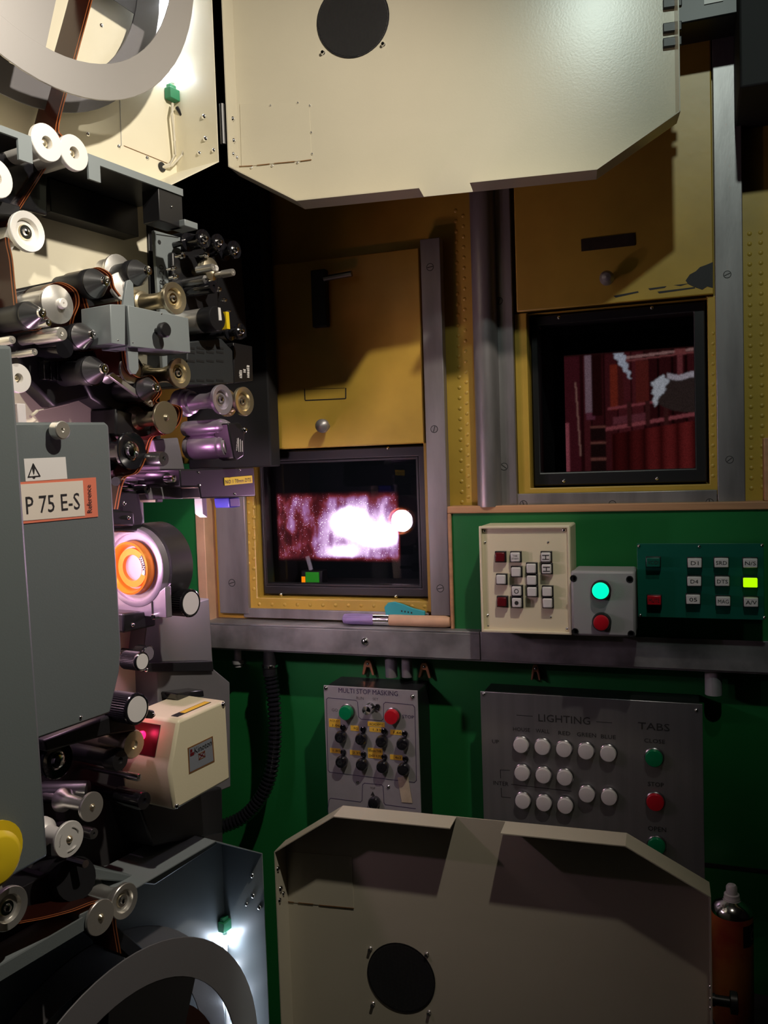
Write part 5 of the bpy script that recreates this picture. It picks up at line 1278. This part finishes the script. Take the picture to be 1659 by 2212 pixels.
# ---- focus and framing knobs
def fknob(x, y, rw, rr, L, cf, label, parent=None, wm='white'):
    a, b = PJ.pix(x, y, cf); k = PJ.scale(x, y, cf); r = rr*k
    o = B().lathe([(cf*0-L-.03, r*.35), (-L, r*.35), (-L, r*.9), (-L+.002, r*.93)], 28, 0, PJ.M(a, b, cf)).build('focus_knob', 'black', PR, label=label)
    q = B(); n = 40; vs = []; fs = []
    for i in range(n*2):
        tt = math.pi*i/n; rad = r*(.96 if i % 2 else .90)
        for h in (-L, -.004): vs.append(tuple(PJ.M(a, b, cf) @ Vector((rad*math.cos(tt), rad*math.sin(tt), h))))
    N2 = n*2
    fs = [(2*i, 2*((i+1) % N2), 2*((i+1) % N2)+1, 2*i+1) for i in range(N2)]
    q.add(vs, fs); q.build('knurled_grip', 'black', o, sharp=10)
    B().lathe([(-.005, r*.93), (-.003, r), (-.001, r*.98), (0, r*.9), (-.0006, rw*k)], 36, 0, PJ.M(a, b, cf)).build('knob_rim', 'black_gloss', o)
    B().lathe([(-.001, rw*k), (-.0002, rw*k*.99), (-.0002, 0)], 36, 0, PJ.M(a, b, cf)).build('knob_cap', wm, o, label='flat white cap')
    return o
fknob(413, 1303, 25, 31, .032, .02, 'ribbed black focus knob with white cap beside the lens')
fknob(308, 1429, 17, 21, .03, .02, 'small ribbed black knob with white cap')
fknob(322, 1412, 15, 18, .02, -.02, 'dark knob behind the small white capped one', None, 'anodised')
kb = fknob(297, 1532, 28, 35, .04, .03, 'large black framing knob with white cap')
pplate('knob_lug', 'black', [(318, 1532), (334, 1535), (338, 1546), (330, 1553), (316, 1552)], -.01, .012, .002)
screwpx(PR, PJ, 331, 1543, .012, 4, DOME, name='socket_screw')
screwpx(PR, PJ, 316, 1447, -.03, 5, DOME, name='socket_screw')
# dark lever bar under the sticker panel
q = B(); q.prism(PJ, PJ.P([(93, 1600), (240, 1545), (290, 1545), (296, 1580), (230, 1590), (100, 1625)], .0), -.05, .0); q.build('gate_lever', 'black', PR, .003, label='black lever bar under the sticker panel')

# ---- cream sound head box
SB = PJ.P([(488, 1512), (498, 1683), (377, 1752), (366, 1666), (385, 1557)], .035)
sb = B().prism(PJ, SB, -.055, .035).build('sound_head', 'cream_box', PR, .004, label='cream sound head box with maker label')
for x, y in ((482, 1522), (382, 1741)): screwpx(sb, PJ, x, y, .035, 6, DOME)
lab = B().prism(PJ, PJ.P([(405, 1616), (459, 1590), (463, 1645), (408, 1672)], .035), .035, .0356).build('maker_label', 'label_brown', sb, label='slate maker label with brown border')
B().prism(PJ, PJ.P([(408, 1618), (457, 1594), (461, 1643), (410, 1668)], .0356), .0356, .0359).build('label_field', 'label_slate', lab)
ptext(lab, 'Kinoton', 420, 1622, 457, 1603, 13, .0361)
for px_ in ((410, 1620), (410, 1628), (414, 1626)):
    a, b = PJ.pix(px_[0]+3, px_[1]+2, .0361); B().box(PJ, a-.002, a+.002, b-.002, b+.002, .036, .0363).build('logo_mark', 'red_dark', lab)
p_ = PJ.P([(429, 1629), (442, 1622), (443, 1634), (430, 1641)], .0361)
line(lab, PJ, p_+[p_[0]], .0361, .0008, 'label_brown'); line(lab, PJ, [p_[0], p_[2]], .0361, .0012, 'red_dark'); line(lab, PJ, [p_[1], p_[3]], .0361, .0012, 'red_dark')
# sloping top face of the box carries an amber strip
e0 = np.array(SB[0] if SB[0][1] > SB[-1][1] else SB[-1]); e1 = np.array(SB[-1] if SB[0][1] > SB[-1][1] else SB[0])
tA, tB = PJ.pt(*SB[4], .035), PJ.pt(*SB[0], .035)
ex = (tB-tA)/np.linalg.norm(tB-tA); ez = np.cross(ex, -PJ.ez); ez = ez if ez[2] > 0 else -ez
TF = Fr(tA, ex, np.cross(ez, ex), ez)
Ltop = float(np.linalg.norm(tB-tA))
B().prism(TF, [(Ltop*.12, .012), (Ltop*.82, .012), (Ltop*.82, .024), (Ltop*.12, .024)], .0, .0005).build('warning_strip', 'ink', sb, label='amber and black warning strip')
B().prism(TF, [(Ltop*.28, .0135), (Ltop*.81, .0135), (Ltop*.81, .0225), (Ltop*.28, .0225)], .0005, .0008).build('strip_field', 'yellow_label', sb)
# dark red window in the side facing the rollers
s0, s1 = PJ.pt(*SB[4], 0), PJ.pt(*SB[3], 0)
ey = (s0-s1)/np.linalg.norm(s0-s1); ez2 = np.cross(PJ.ez, ey); ez2 = ez2 if ez2 @ PJ.ex < 0 else -ez2
exx = np.cross(ey, ez2)
SFc = Fr(s1, exx, ey, ez2); LS = float(np.linalg.norm(s0-s1)); sg = 1 if exx @ PJ.ez > 0 else -1
B().box(SFc, sg*-.045, sg*.006, LS*.22, LS*.86, -.001, .0008).build('red_window', 'dark_red', sb, label='dark red window')
p = SFc.pt(sg*-.018, LS*.62, .006)
q = B(); q.lathe([(0, .006), (.003, .0055), (.005, .003), (.0055, 0)], 16, 0, SFc.M(sg*-.022, LS*.60, .001)); q.build('red_lamp', 'led_red', sb, label='glowing red exciter lamp')
light('red_lamp_light', 'POINT', tuple(SFc.pt(sg*-.02, LS*.66, .02)), .02, (1.0, .03, .12), .004)
pplate('head_mount', 'black', [(300, 1740), (480, 1700), (482, 1800), (330, 1830)], -.10, -.04, .003, label='black mount under the sound head')
B().prism(PJ, PJ.P([(380, 1498), (440, 1490), (442, 1505), (385, 1515)], -.03), -.06, -.03).build('mount_bolt', 'black_gloss', PR, .002)
